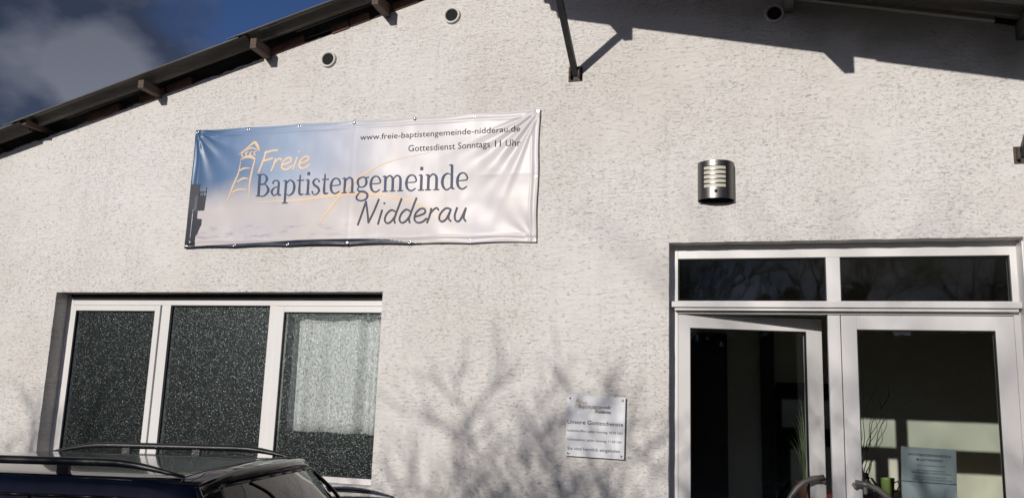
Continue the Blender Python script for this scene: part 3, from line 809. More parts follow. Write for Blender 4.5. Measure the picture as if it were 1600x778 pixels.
def logo(parent, ox, oz, s, proj, yo, mats, thick=1.0):
    """lighthouse sketch, three words and two sweeping lines; (ox,oz) maps banner metres by scale s"""
    mo, mn, mg = mats
    def T(p): return (ox + (p[0] + 3.38) * s, oz + (p[1] - 3.05) * s)
    def st(bm, pts, wd, i, k=8):
        ribbon(bm, [T(q) for q in smooth(pts, k)], [q * s * thick for q in wd] if isinstance(wd, list) else wd * s * thick, yo + i * 0.00008, cap=False, proj=proj)
    bm = B()
    q = lambda x, y: (-3.600 + (x - 100) * 0.000808, 3.035 + (705 - y) * 0.000808)    # sketch grid to metres
    S_ = [([q(195, 268), q(280, 210), q(345, 165), q(378, 195), q(405, 248)], [.002, .009, .020, .022, .004]),
          ([q(225, 262), q(300, 218), q(345, 218), q(385, 240)], [.003, .011, .010, .003]),
          ([q(218, 322), q(260, 300), q(320, 292), q(374, 322)], [.003, .014, .026, .010]),
          ([q(225, 330), q(210, 440), q(165, 560), q(115, 705)], [.004, .011, .014, .006]),
          ([q(368, 330), q(345, 450), q(336, 560), q(347, 695)], [.010, .016, .012, .002]),
          ([q(220, 414), q(270, 396), q(335, 400)], [.012, .014, .003]),
          ([q(205, 518), q(262, 488), q(322, 494)], [.010, .015, .003]),
          ([q(160, 610), q(230, 586), q(320, 590)], [.010, .014, .003])]
    for i, (pts, wd) in enumerate(S_): st(bm, pts, wd, i)
    for i, cx_ in enumerate((243, 285, 328, 368)):
        st(bm, [q(cx_ + 12, 250 - i), q(cx_ - 12, 262 - i * 2), q(cx_ - 6, 286 - i * 2), q(cx_ + 12, 284 - i * 2)], [.004, .012, .010, .003], 10 + i)
    obj("lighthouse_emblem", bm, mo, parent, fix=False)
    bm = B()
    st(bm, [(-3.36, 3.035), (-3.00, 3.040), (-2.75, 3.065), (-2.50, 3.065), (-2.20, 3.015), (-1.98, 2.915), (-1.875, 2.825)], [.004, .016, .021, .019, .014, .009, .003], 0, 14)
    st(bm, [(-2.845, 2.855), (-2.78, 2.96), (-2.66, 3.10), (-2.53, 3.20), (-2.34, 3.285), (-2.06, 3.335)], [.003, .016, .018, .014, .008, .002], 3, 14)
    obj("sweeping_line", bm, mo, parent, fix=False)
    L = lambda a, b: (T((a, 0))[0], T((b, 0))[0])
    a, b = L(-3.345, -2.945); stroke_text("lettering", "Freie", HAND, a, b, T((0, 3.255))[1], .088 * s, mo, parent, yo + .0004, proj, wd=.16 * thick, slant=.12, rise=.03)
    a, b = L(-3.355, -1.775); stroke_text("lettering", "Baptistengemeinde", SERIF, a, b, T((0, 3.075))[1], .112 * s, mn, parent, yo + .0016, proj, slant=-0.02)
    a, b = L(-2.55, -1.775); stroke_text("lettering", "Nidderau", HAND, a, b, T((0, 2.858))[1], .100 * s, mg, parent, yo + .0030, proj, wd=.115 * thick, slant=.10)

# ------------------------------------------------------------------ the banner
GROM_T = [-3.885, -3.46, -3.05, -2.63, -2.18, -1.76, -1.325]
GROM_B = [-3.885, -3.49, -3.07, -2.62, -2.17, -1.75, -1.325]
def bfold(x, z):
    """depth of the cloth at (x, z): negative towards the viewer"""
    u_ = (x - BX0) / (BX1 - BX0); v_ = (z - BZ0) / (BZ1 - BZ0)
    d = 0.018
    def radial(cx, cz, fr, amp, ph, reach, a0, a1):
        dx, dz = x - cx, z - cz; r_ = math.hypot(dx, dz) + 1e-6; a = math.atan2(dz, dx)
        win_ = max(0, min(1, (a - a0) / .12)) * max(0, min(1, (a1 - a) / .12))
        return amp * math.sin(a * fr + ph + 1.4 * r_) * math.exp(-r_ / reach) * min(1, r_ / .08) * win_
    d += radial(BX1, BZ1, 19, .0085, 0.4, .46, -math.pi + .30, -math.pi / 2 - .25)
    d += radial(BX0, BZ1, 15, .0055, 1.4, .34, -math.pi / 2, 0)
    d += radial(BX1, BZ0, 13, .0016, 2.4, .22, math.pi / 2, math.pi)
    d += .0040 * math.sin(x * 7.1 + 2 * z) * math.sin(z * 6 + 1) + .0030 * mnoise.noise(Vector((x * 5, z * 7, 2)))
    d += .0006 * mnoise.noise(Vector((x * 14, z * 8, 7)))
    # tension scallops between eyelets
    for gs, zz in ((GROM_T, BZ1), (GROM_B, BZ0)):
        e = math.exp(-abs(z - zz) / .05)
        nb = min(gs, key=lambda g_: abs(g_ - x)); d += .005 * e * min(1, abs(x - nb) / .2)
    # stitched hems
    for dist in (abs(x - BX0), abs(x - BX1), abs(z - BZ0), abs(z - BZ1)):
        d += .0028 * math.exp(-((dist - .045) / .006) ** 2) - .0025 * math.exp(-((dist - .022) / .014) ** 2)
    # a fold across the middle
    d += .0006 * math.exp(-((x + 2.62) / .014) ** 2) + .0005 * math.exp(-((z - 3.165) / .01) ** 2) * (1 if x > -2.6 else 0)
    return -d
NX, NZ = 300, 100
_gc = {}
def bflat(x, z):
    """depth of the built cloth mesh at (x, z), for print that lies on it"""
    fx = min(max((x - BX0) / (BX1 - BX0), 0), .99999) * NX; fz = min(max((z - BZ0) / (BZ1 - BZ0), 0), .99999) * NZ
    i, j = int(fx), int(fz); a, b = fx - i, fz - j
    def g(i, j):
        if (i, j) not in _gc: _gc[(i, j)] = bfold(BX0 + (BX1 - BX0) * i / NX, BZ0 + (BZ1 - BZ0) * j / NZ)
        return _gc[(i, j)]
    return min((1 - a) * (1 - b) * g(i, j) + a * (1 - b) * g(i + 1, j) + a * b * g(i + 1, j + 1) + (1 - a) * b * g(i, j + 1),
               (1 - a) * g(i, j) + a * g(i + 1, j) + b * (g(i, j + 1) - g(i, j)))
def banner():
    t = thing("banner", "wide wrinkled vinyl banner in blue and white, hung by eyelets above the window", "banner", (0, 0, 0))
    bm = B(); nx, nz = NX, NZ; g = []
    for i in range(nx + 1):
        x_ = BX0 + (BX1 - BX0) * i / nx; col = []
        for j in range(nz + 1):
            z_ = BZ0 + (BZ1 - BZ0) * j / nz
            # edges sag a little between eyelets
            def sag(gs):
                q = sorted(gs); 
                for a_, b_ in zip(q, q[1:]):
                    if a_ <= x_ <= b_: return math.sin(math.pi * (x_ - a_) / (b_ - a_))
                return 0
            zz = z_ - .007 * sag(GROM_T) * (j / nz) ** 6 + .007 * sag(GROM_B) * (1 - j / nz) ** 6
            xx = x_ - .006 * math.sin(math.pi * j / nz * 2) ** 2 * (i / nx) ** 12
            col.append(bm.verts.new((xx, bfold(x_, z_), zz)))
        g.append(col)
    for i in range(nx):
        for j in range(nz):
            f = bm.faces.new((g[i][j], g[i + 1][j], g[i + 1][j + 1], g[i][j + 1])); f.smooth = True
    for f in bm.faces: f.smooth = True
    cl = obj("vinyl_sheet", bm, M_BANNER, t, fix=False)
    md = cl.modifiers.new("thickness", 'SOLIDIFY'); md.thickness = 0.0012; md.offset = -1
    # dark photographed tower at the left edge
    bm = B()
    def poly(pts, yo):
        v = [bm.verts.new((a, bflat(a, b) - yo, b)) for a, b in pts]; bm.faces.new(v)
    zs = [2.73 + i * .035 for i in range(14)]
    for a, b in zip(zs, zs[1:]):
        wl = BX0 + .004; w0 = .048 - .03 * (a - 2.73) * .6 + .040; w1 = .048 - .03 * (b - 2.73) * .6 + .040
        poly([(wl, a), (BX0 + w0, a), (BX0 + w1, b), (wl, b)], .0022)
    for i in range(4):
        x0_ = BX0 + .05 + i * .022; poly([(x0_, 2.985 + .0), (x0_ + .022, 2.99 + .0), (x0_ + .022, 3.10), (x0_, 3.095)], .0026 + i * .0001)
    poly([(BX0 + .075, 2.86), (BX0 + .125, 2.875), (BX0 + .125, 2.925), (BX0 + .075, 2.93)], .0032)
    poly([(BX0 + .075, 2.79), (BX0 + .10, 2.82), (BX0 + .118, 2.87), (BX0 + .075, 2.88)], .0034)
    for xx in (.085, .10, .115, .135):
        poly([(BX0 + xx, 3.08), (BX0 + xx + .004, 3.08), (BX0 + xx + .004, 3.13 + (.03 if xx > .13 else 0)), (BX0 + xx, 3.13 + (.03 if xx > .13 else 0))], .0036)
    poly([(BX0 + .08, 3.122), (BX0 + .14, 3.122), (BX0 + .14, 3.127), (BX0 + .08, 3.127)], .0038)
    obj("printed_tower", bm, M_SILH, t, fix=False)
    logo(t, -3.38, 3.05, 1.0, bflat, .0009, (M_ORANGE, M_NAVY, M_GREY))
    font_text("lettering", "www.freie-baptistengemeinde-nidderau.de", -2.575, -1.440, 3.445, .040, M_INK, t, .0012, bflat)
    font_text("lettering", "Gottesdienst Sonntags 11 Uhr", -2.215, -1.435, 3.348, .044, M_INK, t, .0012, bflat)
    k = 0
    for gs, zz in ((GROM_T, BZ1 - .016), (GROM_B, BZ0 + .016)):
        for x_ in gs:
            ring(t, x_, zz, bfold(x_, zz) - .0015, screw=(k in (3, 4, 10, 7)), big=(k == 10)); k += 1
    for z_ in (3.14,):
        ring(t, BX1 - .016, z_, bfold(BX1 - .016, z_) - .0015); ring(t, BX0 + .016, z_, bfold(BX0 + .016, z_) - .0015)
def ring(parent, x, z, y, screw=False, big=False):
    bm = B()
    prof = [(.0050, 0), (.0056, -.0014), (.0085, -.0018), (.0110, -.0008), (.0114, 0)]
    rings = []
    for r_, h_ in prof:
        rings.append([bm.verts.new((x + r_ * math.cos(a), y + h_, z + r_ * math.sin(a))) for a in [2 * math.pi * k / 16 for k in range(16)]])
    for i in range(len(rings) - 1):
        for k in range(16):
            f = bm.faces.new((rings[i][k], rings[i][(k + 1) % 16], rings[i + 1][(k + 1) % 16], rings[i + 1][k])); f.smooth = True
    e = obj("eyelet", bm, M_SCREW, parent)
    bm = B(); r_ = .017 if big else .011
    if screw: lathe(bm, [(.001, -.006), (r_ * .6, -.0055), (r_ * .95, -.0035), (r_, -.002)], x, y, z, 16, 'y'); obj("screw_or_hole", bm, M_SCREW, e)
    else: lathe(bm, [(.0049, -.0005), (.0049, 0.004)], x, y, z, 12, 'y'); obj("screw_or_hole", bm, M_DARK, e)  # without a screw, a dark disc fills the eyelet hole
banner()

# ------------------------------------------------------------------ notice plaque with the service times
def plaque():
    t = thing("notice_plaque", "small square silver plaque with service times, fixed to the wall left of the door", "sign", (-0.915, 0, 1.60), 0)
    t.rotation_euler = (0, R(0.8), 0)
    bm = B(); bx(bm, -.175, .175, -.026, -.022, -.178, .178, bev=.0012); obj("panel", bm, M_ALU, t, fix=False)
    for (a, b) in ((-.158, .16), (.158, .16), (-.158, -.16), (.158, -.16)):
        bm = B(); lathe(bm, [(.0015, -.032), (.0055, -.0315), (.007, -.029), (.007, 0)], a, 0, b, 16, 'y'); obj("spacer_screw", bm, M_SCREW, t)
    pr = lambda x, z: -.026
    logo(t, -.105, .103, .122, pr, .0006, (mat("print_gold", (0.50, 0.36, 0.14), .4), M_INK, M_INK), 1.25)
    font_text("lettering", "Unsere Gottesdienste", -.168, .166, .010, .023, M_INK, t, .0006, pr, bold=.010)
    font_text("lettering", "Gebetstreffen: jeden Sonntag 10:30 Uhr", -.168, .164, -.036, .0140, M_INK, t, .0006, pr, bold=.006)
    font_text("lettering", "Gottesdienst: jeden Sonntag 11:00 Uhr", -.166, .162, -.087, .0140, M_INK, t, .0006, pr, bold=.006)
    font_text("lettering", "Sie sind herzlich eingeladen", -.163, .150, -.141, .0175, M_INK, t, .0006, pr, bold=.006)
plaque()

# ------------------------------------------------------------------ wall lamp
def lamp():
    t = thing("wall_lamp", "half-round stainless steel wall lamp with five cream slots above the door", "lamp", (-0.213, 0, 3.06))
    bm = B(); bx(bm, -.094, .111, -.014, 0, -.126, .098, bev=.002); obj("back_plate", bm, M_BLACK, t, fix=False)
    # shell: a half cylinder with a slotted window
    bm = B(); n = 36; rr = .106; dy = .088
    sl = []
    z = -.046
    for k in range(5): sl.append((z, z + .0225)); z += .0272
    levels = sorted({-.112, .118, *[a for s_ in sl for a in s_]})
    def pt(a, off=0): return (-(rr - off) * math.cos(a), -.006 - (dy - off) * math.sin(a))
    cols = [math.pi * i / n for i in range(n + 1)]
    for zi in range(len(levels) - 1):
        z0, z1 = levels[zi], levels[zi + 1]
        slot = any(abs(z0 - a) < 1e-6 for a, b in sl)
        for i in range(n):
            a0, a1 = cols[i], cols[i + 1]
            cx_ = -rr * math.cos((a0 + a1) / 2)
            if slot and -.066 < cx_ < .060: continue
            p0, p1 = pt(a0), pt(a1)
            f = bm.faces.new([bm.verts.new((p[0], p[1], zz)) for p, zz in ((p0, z0), (p1, z0), (p1, z1), (p0, z1))]); f.smooth = True
    bmesh.ops.remove_doubles(bm, verts=bm.verts[:], dist=1e-5)
    bmesh.ops.recalc_face_normals(bm, faces=bm.faces[:])
    bmesh.ops.solidify(bm, geom=bm.faces[:], thickness=0.0016)
    obj("shell", bm, M_INOX, t, smooth=False)
    bm = B(); vs = []
    for zz in (-.085, .100):
        vs.append([bm.verts.new((*pt(a, .008), zz)) for a in cols])
    for i in range(n):
        f = bm.faces.new((vs[0][i], vs[0][i + 1], vs[1][i + 1], vs[1][i])); f.smooth = True
    obj("diffuser", bm, M_CREAM, t)
    bm = B(); lathe(bm, [(.001, -.100), (.007, -.099), (.0105, -.094), (.012, -.086)], .004, 0, -.072, 16, 'y'); obj("motion_sensor", bm, M_BLACK, t)
    for zz in (.106, -.100):
        bm = B(); lathe(bm, [(.001, -.0975), (.003, -.097), (.0035, -.09)], .004, 0, zz, 10, 'y'); obj("cap_screw", bm, M_SCREW, t)
lamp()

# ------------------------------------------------------------------ things inside the entrance
def sheet_notice():
    t = thing("paper_notice", "pale blue-grey folded paper notice of rules taped inside the right door glass", "notice", (0.905, .150, 1.558))
    m = mat("pale_paper", (0.74, 0.82, 0.86), 0.8)
    bm = B()
    for a, b, y0, y1 in ((0.0, -.185, 0, .006), (-.185, -.40, .006, 0)):
        pass
    rows = [(0, .0), (-.10, .002), (-.183, .008), (-.187, .008), (-.30, .002), (-.40, 0)]
    f_ = [bm.verts.new((sx * .138, y_, z_)) for z_, y_ in rows for sx in (-1, 1)]
    for i in range(len(rows) - 1): bm.faces.new((f_[2 * i], f_[2 * i + 1], f_[2 * i + 3], f_[2 * i + 2]))
    bmesh.ops.solidify(bm, geom=bm.faces[:], thickness=.0006)
    obj("sheet", bm, m, t)
    pr = lambda x, z: -.0008
    font_text("lettering", "WICHTIGE CORONA-REGELN", -.105, .112, -.045, .0125, M_INK, t, .0005, pr, bold=.01)
    font_text("lettering", "IM GOTTESDIENST", -.062, .072, -.070, .0105, M_INK, t, .0005, pr, bold=.01)
    for s_, a, b, z_ in (("• BITTE 1,5M ABSTAND HALTEN", -.065, .082, -.098), ("• BITTE EINEN MUNDSCHUTZ", -.065, .085, -.124), ("MITBRINGEN UND TRAGEN", -.085, .110, -.137),
                         ("• BITTE DEN EINGANG BEACHTEN", -.078, .086, -.159), ("UND DEN PLATZ NUR ZUR PAUSE", -.085, .112, -.171)):
        font_text("lettering", s_, a, b, z_, .0062, M_INK, t, .0008 if z_ > -.13 else .0012, pr)
    t.rotation_euler = (0, R(1.2), 0)
sheet_notice()

M_CLOTH = mat("dark_red_cloth", (0.12, 0.012, 0.012), 0.8, noise=(8, 0.3, (1, 1, 1)))
t = thing("side_table", "side table under a dark red cloth inside the entrance behind the right door", "table", (0.86, 2.62, 0))
simple("table_top", mat("brown_table_wood", (0.10, 0.05, 0.03), 0.5), t, (-.34, .52, -.24, .24, 1.04, 1.07), bev=.004)
simple("table_cloth", M_CLOTH, t, (-.35, .53, -.25, .25, 1.072, 1.082), (-.35, .53, -.256, -.25, .80, 1.082), bev=.002)
for a in (-.31, .47):
    for b in (-.2, .2): simple("leg", mat("brown_table_wood"), t, (a, a + .04, b - .02, b + .02, .02, 1.04))
def can():
    t = thing("watering_can", "small bright green metal pot with side handle on the red table", "pot", (1.005, 2.56, 1.0825), math.pi)
    bm = B(); lathe(bm, [(.001, 0), (.052, 0), (.060, .125), (.064, .135), (.060, .137), (.054, .128), (.048, .01), (.001, .008)], n=28)
    m = mat("green_enamel", (0.23, 0.33, 0.10), 0.4); obj("body", bm, m, t)
    bm = B(); tube(bm, [(-.055, 0, .10), (-.085, 0, .115), (-.095, 0, .08), (-.075, 0, .04), (-.052, 0, .03)], .006, 8); obj("handle", bm, m, t)
    bm = B(); tube(bm, [(.05, 0, .04), (.09, 0, .09), (.115, 0, .13)], [.013, .009, .008], 10); obj("spout", bm, m, t)
can()
def bottle():
    t = thing("soap_bottle", "clear pump bottle with black pump on the red table", "bottle", (0.862, 2.56, 1.0825))
    bm = B(); lathe(bm, [(.001, 0), (.040, 0), (.042, .01), (.042, .07), (.014, .11), (.012, .12)], n=24); obj("bottle_body", bm, mat("pale_soap", (0.35, 0.36, 0.33), 0.2), t)
    bm = B(); lathe(bm, [(.016, .118), (.016, .138), (.006, .139), (.006, .165), (.001, .166)], n=16); tube(bm, [(0, 0, .162), (-.045, 0, .166), (-.052, 0, .158)], .005, 8); obj("pump", bm, M_BLACK, t)
bottle()
t = thing("wooden_cupboard", "low cupboard of upright tan boards against the back wall at the right", "cupboard", (1.86, 2.80, 0))
M_TAN = wood_material("tan_boards", (0.30, 0.20, 0.09), (0.42, 0.30, 0.15), (30, 30, 2))
for i in range(12):
    x_ = -.42 + i * .07; simple("board", M_TAN, t, (x_ + .002, x_ + .068, -.16, -.14, .04, 1.075), bev=.002)
simple("carcass", M_TAN, t, (-.42, .42, -.138, .16, .03, 1.06))
def twigs():
    t = thing("twig_arrangement", "curly dark twigs standing in a vase beside the soap bottle", "twigs", (0.80, 2.72, 1.0825))
    bm = B(); lathe(bm, [(.001, 0), (.045, 0), (.06, .08), (.035, .19), (.042, .22), (.036, .22), (.03, .19), (.001, .02)], n=20); obj("vase", bm, M_BLACK, t)
    r_ = random.Random(4); m = mat("dark_twig", (0.03, 0.025, 0.02), 0.8)
    for k in range(9):
        a = r_.uniform(-.12, .30); ph = r_.uniform(0, 6); hgt = r_.uniform(.45, .85)
        pts = [(a * (i / 12) + .03 * math.sin(i * .9 + ph) * (i / 8), .03 * math.cos(i * .8 + ph), .12 + hgt * i / 12) for i in range(13)]
        bm = B(); tube(bm, pts, [.0045 * (1 - i / 16) for i in range(13)], 5); obj("twig", bm, m, t)
twigs()
def grass_plant():
    t = thing("spiky_houseplant", "spiky grass-leaved houseplant on a stand behind the half-open left door", "plant", (0.315, 1.0, 0))
    simple("stand", mat("white_stand", (0.5, 0.5, 0.48), 0.5), t, (-.11, .11, -.11, .11, .02, 1.14), bev=.004)
    bm = B(); lathe(bm, [(.001, 1.141), (.055, 1.141), (.07, 1.27), (.075, 1.28), (.062, 1.28), (.001, 1.25)], n=24); obj("pot", bm, mat("terracotta_pot", (0.20, 0.085, 0.05), 0.7), t)
    r_ = random.Random(9); m = mat("pale_green_leaf", (0.26, 0.34, 0.17), 0.4)
    for k in range(46):
        az = r_.uniform(0, 6.28); sp = r_.uniform(.03, .22); hh = r_.uniform(.25, .85); w_ = r_.uniform(.002, .004)
        bm = B(); prev = None
        d = Vector((math.cos(az), math.sin(az), 0)); s_ = Vector((-d.y, d.x, 0))
        for i in range(8):
            q = i / 7; c_ = d * (.02 + sp * q ** 1.6) + Vector((0, 0, 1.26 + hh * (q - .35 * q ** 3)))
            wv = s_ * w_ * (1 - q ** 2); a_, b_ = bm.verts.new(c_ + wv), bm.verts.new(c_ - wv + Vector((0, 0, .0002)))
            if prev: bm.faces.new((prev[0], prev[1], b_, a_))
            prev = (a_, b_)
        bmesh.ops.solidify(bm, geom=bm.faces[:], thickness=.0007)
        obj("leaf", bm, m, t)
grass_plant()

# ------------------------------------------------------------------ the parked estate car
def car():
    t = thing("parked_car", "dark navy estate car with black roof rails parked below the window", "car", (-2.36, -1.378, 0), math.atan2(.141, .99))
    paint = mat("navy_car_paint", (0.0012, 0.002, 0.008), 0.14, spec=0.3, coat=0.6)
    glassm = mat("tinted_car_glass", (0.012, 0.014, 0.014), 0.03, spec=0.5, coat=0.0)
    trim = mat("black_satin_trim", (0.012, 0.012, 0.013), 0.38)
    # stations along the car: u, z of roof line, belt plan factor
    prof = [(.56, .48), (.575, .62), (.555, .80), (.50, .92), (.42, 1.03), (.335, 1.145), (.245, 1.26), (.175, 1.335), (.125, 1.368), (.09, 1.379), (0, 1.382), (-.3, 1.381), (-.8, 1.374), (-1.3, 1.362), (-1.65, 1.34),
            (-1.85, 1.305), (-2.15, 1.17), (-2.5, .985), (-2.62, .945), (-3.0, .90), (-3.3, .82), (-3.46, .70), (-3.52, .55), (-3.53, .42)]
    pl = {.56: .90, .575: .90}
    def plan(u_): 
        if u_ > .3: return 1 - .10 * ((u_ - .3) / .28) ** 2
        if u_ < -2.9: return 1 - .13 * ((-2.9 - u_) / .63) ** 2
        return 1.0
    st = []
    for i in range(len(prof) - 1):
        n = 3 if abs(prof[i + 1][0] - prof[i][0]) > .12 else 2
        sm = smooth([prof[max(i - 1, 0)], prof[i], prof[i + 1], prof[min(i + 2, len(prof) - 1)]], n)
        for j in range(n): st.append(tuple(Vector(prof[i]).lerp(Vector(prof[i + 1]), j / n)))
    st.append(prof[-1])
    z0 = .22
    def half(z):
        if z < .92: return .80 + .035 * math.sin(math.pi * min(1, (z - z0) / .85))
        return .80 - (z - .92) * .40
    F = [0, .07, .16, .28, .40, .52, .625, .66, .80, .965, 1.0]
    def section(u_, zr):
        out_ = []; rc_ = 1 + .9 * min(1, max(0, (u_ + .05) / .2)); zt = zr - .05 * rc_; pf = plan(u_)
        for f in F:
            z = z0 + (zt - z0) * f; out_.append([half(z) * pf, z])
        hw = half(zt) * pf
        for dx, dz in ((.008, .016), (.022, .031), (.045, .041), (.085, .047)): out_.append([hw - dx * rc_, zt + dz * rc_])
        for k_, c_ in ((.72, .010), (.45, .020), (.2, .026), (0, .028)): out_.append([hw * k_, zt + .05 * rc_ + c_ * (.7 if u_ > .1 else 1)])
        return out_
    secs = []
    for (u_, zr) in st:
        s = section(u_, zr); ring_ = []
        for sg, pts in ((-1, s), (1, s[::-1][1:])):
            for (v_, z) in pts:
                v_ = v_ * sg
                bend = 0
                if u_ > -.25: bend = -.11 * (v_ / .75) ** 2 * min(1, (u_ + .25) / .35)
                if u_ < -2.2: bend = .16 * (v_ / .8) ** 2 * min(1, (-2.2 - u_) / .8)
                ring_.append(Vector((u_ + bend + (.0), v_, z)))
        secs.append(ring_)
    nf = len(F); half_n = nf + 4 + 4
    m_ = len(secs[0])
    def kind(i, j):
        u_ = (st[i][0] + st[i + 1][0]) / 2
        jj = j if j < m_ // 2 else m_ - 2 - j
        if jj in (7, 8):
            for a, b in ((-.62, -.02), (-1.30, -.68), (-1.86, -1.36)):
                if a < u_ < b: return 'side_window'
        if jj >= nf + 1:
            if .17 < u_ < .46: return 'rear_window'
            if -2.48 < u_ < -1.86: return 'windscreen'
        return 'body'
    parts = {}
    for i in range(len(secs) - 1):
        for j in range(m_ - 1):
            k_ = kind(i, j)
            key = k_
            if k_ == 'side_window':
                u_ = (st[i][0] + st[i + 1][0]) / 2
                key = k_ + ('L' if j < m_ // 2 else 'R') + str(0 if u_ > -.64 else 1 if u_ > -1.33 else 2)
            if key not in parts: parts[key] = (B(), {})
            bm, vm = parts[key]; vs = []
            for (a, b) in ((i, j), (i, j + 1), (i + 1, j + 1), (i + 1, j)):
                if (a, b) not in vm: vm[(a, b)] = bm.verts.new(secs[a][b])
                vs.append(vm[(a, b)])
            f = bm.faces.new(vs); f.smooth = True
    body = None
    for key, (bm, vm) in parts.items():
        if key == 'body':
            for a in (0, len(secs) - 1):
                ring_ = [vm[(a, b)] for b in range(m_) if (a, b) in vm]
                bm.faces.new(ring_)
            bmesh.ops.recalc_face_normals(bm, faces=bm.faces[:])
            obj("body", bm, paint, t, fix=False)
        else:
            bmesh.ops.recalc_face_normals(bm, faces=bm.faces[:])
            nm = 'side_window' if key.startswith('side') else key
            g_ = obj(nm, bm, glassm, t, fix=False)
            # rubber surround along the outline of the pane
            me = g_.data; cnt = {}
            for p_ in me.polygons:
                for e_ in p_.edge_keys: cnt[e_] = cnt.get(e_, 0) + 1
            bm2 = B()
            for e_, c_ in cnt.items():
                if c_ == 1:
                    a_, b_ = me.vertices[e_[0]].co, me.vertices[e_[1]].co
                    tube(bm2, [a_, b_], .006 if nm != 'side_window' else .007, 6)
            obj("window_seal", bm2, trim, g_)
    # tailgate lip over the rear glass
    bm = B(); pts, rad = [], []
    for k_ in range(25):
        v_ = -.60 + 1.20 * k_ / 24; e = 1 - abs(v_ / .60) ** 4
        pts.append((.140 - .11 * (v_ / .75) ** 2 + .012 * e, v_, 1.336 + .044 * e + .008 * (1 - (v_ / .6) ** 2))); rad.append(.014 + .010 * e)
    side = [(.100, .628, 1.312, .013), (.140, .648, 1.275, .012), (.200, .684, 1.215, .011), (.262, .716, 1.130, .010), (.315, .742, 1.050, .008), (.35, .757, .985, .006)]
    pts = [(a, -b, c) for a, b, c, d in side[::-1]] + pts + [(a, b, c) for a, b, c, d in side]
    rad = [d for a, b, c, d in side[::-1]] + rad + [d for a, b, c, d in side]
    tube(bm, pts, rad, 10); obj("tailgate_lip", bm, paint, t)
    # roof rails
    for sg in (-1, 1):
        bm = B(); pts, rad = [], []; zr = 1.386
        for k_ in range(21):
            q = k_ / 20; u_ = -.01 - 1.50 * q
            lift = min(1, min(q, 1 - q) / .24); lift = math.sin(lift * math.pi / 2) ** 1.1
            pts.append((u_ + (.05 if sg > 0 else 0), sg * .563, 1.380 + .018 * u_ + .050 * lift)); rad.append(.006 + .0115 * lift)
        tube(bm, pts, rad, 8); r_ = obj("roof_rail", bm, trim, t)
        for u_ in (-.56, -.98):
            bm = B(); bx(bm, u_ - .028, u_ + .028, sg * .563 - .012, sg * .563 + .012, 1.350, 1.415, bev=.006); obj("rail_foot", bm, trim, r_, fix=False)
        bm = B(); tube(bm, [(-1.4, sg * .612, 1.338), (-.9, sg * .612, 1.349), (-.3, sg * .612, 1.361), (.08, sg * .61, 1.356)], .0035, 6); obj("roof_gutter", bm, trim, t)
    bm = B(); tube(bm, [(.0, -.614, 1.362), (.012, -.60, 1.383), (.03, -.4, 1.402), (.045, 0, 1.412), (.03, .4, 1.402), (.012, .60, 1.383)], .0026, 5); obj("tailgate_seam", bm, trim, t)
    def on_glass(a, b, lift=.004):
        """point on the rear window: a across from the near corner (0..1), b down the glass (0..1)"""
        i0 = min(range(len(st)), key=lambda q: abs(st[q][0] - .17)); i1 = min(range(len(st)), key=lambda q: abs(st[q][0] - .46))
        fi = i1 + (i0 - i1) * (1 - b); fj = nf + 1 + a * (m_ - 1 - 2 * (nf + 1))
        i, j = int(fi), int(fj); p_, q_ = fi - i, fj - j
        i = min(i, len(secs) - 2); j = min(j, m_ - 2)
        A, B_, C_, D_ = secs[i][j], secs[i][j + 1], secs[i + 1][j + 1], secs[i + 1][j]
        P_ = A * (1 - p_) * (1 - q_) + B_ * (1 - p_) * q_ + C_ * p_ * q_ + D_ * p_ * (1 - q_)
        n_ = (B_ - A).cross(D_ - A).normalized()
        if n_.x < 0: n_ = -n_
        return P_ + n_ * lift
    for strokes in ([(.20, .16), (.23, .22), (.21, .27)], [(.23, .30), (.20, .34), (.21, .42), (.25, .44), (.27, .37), (.24, .31), (.23, .30)],
                    [(.21, .50), (.25, .49), (.26, .53), (.22, .55), (.26, .58), (.27, .62), (.22, .64)], [(.22, .70), (.26, .69), (.27, .75), (.22, .77), (.27, .82)]):
        bm = B(); tube(bm, [on_glass(a, b) for a, b in smooth(strokes, 4)], .0045, 5); obj("window_scrawl", bm, trim, t)
    bm = B(); tube(bm, [on_glass(a, b) for a, b in smooth([(.33, .03), (.37, .2), (.385, .4), (.38, .65), (.37, .95)], 4)], .005, 5); obj("demister_arc", bm, trim, t)
    # wiper and a small dark scrawled sticker on the rear glass
    bm = B(); tube(bm, [(.52, 0, .93), (.42, -.06, 1.05), (.34, -.30, 1.14)], .006, 6); obj("rear_wiper", bm, trim, t)
    for (u_, sg) in ((-.02, 1), (-.02, -1), (-2.75, 1), (-2.75, -1)):
        bm = B(); lathe(bm, [(.20, -.09), (.29, -.10), (.315, -.06), (.315, .06), (.29, .10), (.20, .09)], u_, sg * .74, .315, 32, 'y')
        wl = obj("wheel", bm, mat("tyre_rubber", (0.02, 0.02, 0.02), 0.85), t)
        bm = B(); lathe(bm, [(.02, -.105), (.05, -.10), (.06, -.07), (.18, -.06), (.205, -.104), (.205, .104), (.18, .06), (.06, .07), (.05, .10), (.02, .105)], u_, sg * .74, .315, 24, 'y'); obj("rim", bm, mat("alloy_rim", (0.5, 0.5, 0.5), 0.3, metal=0.9), wl)
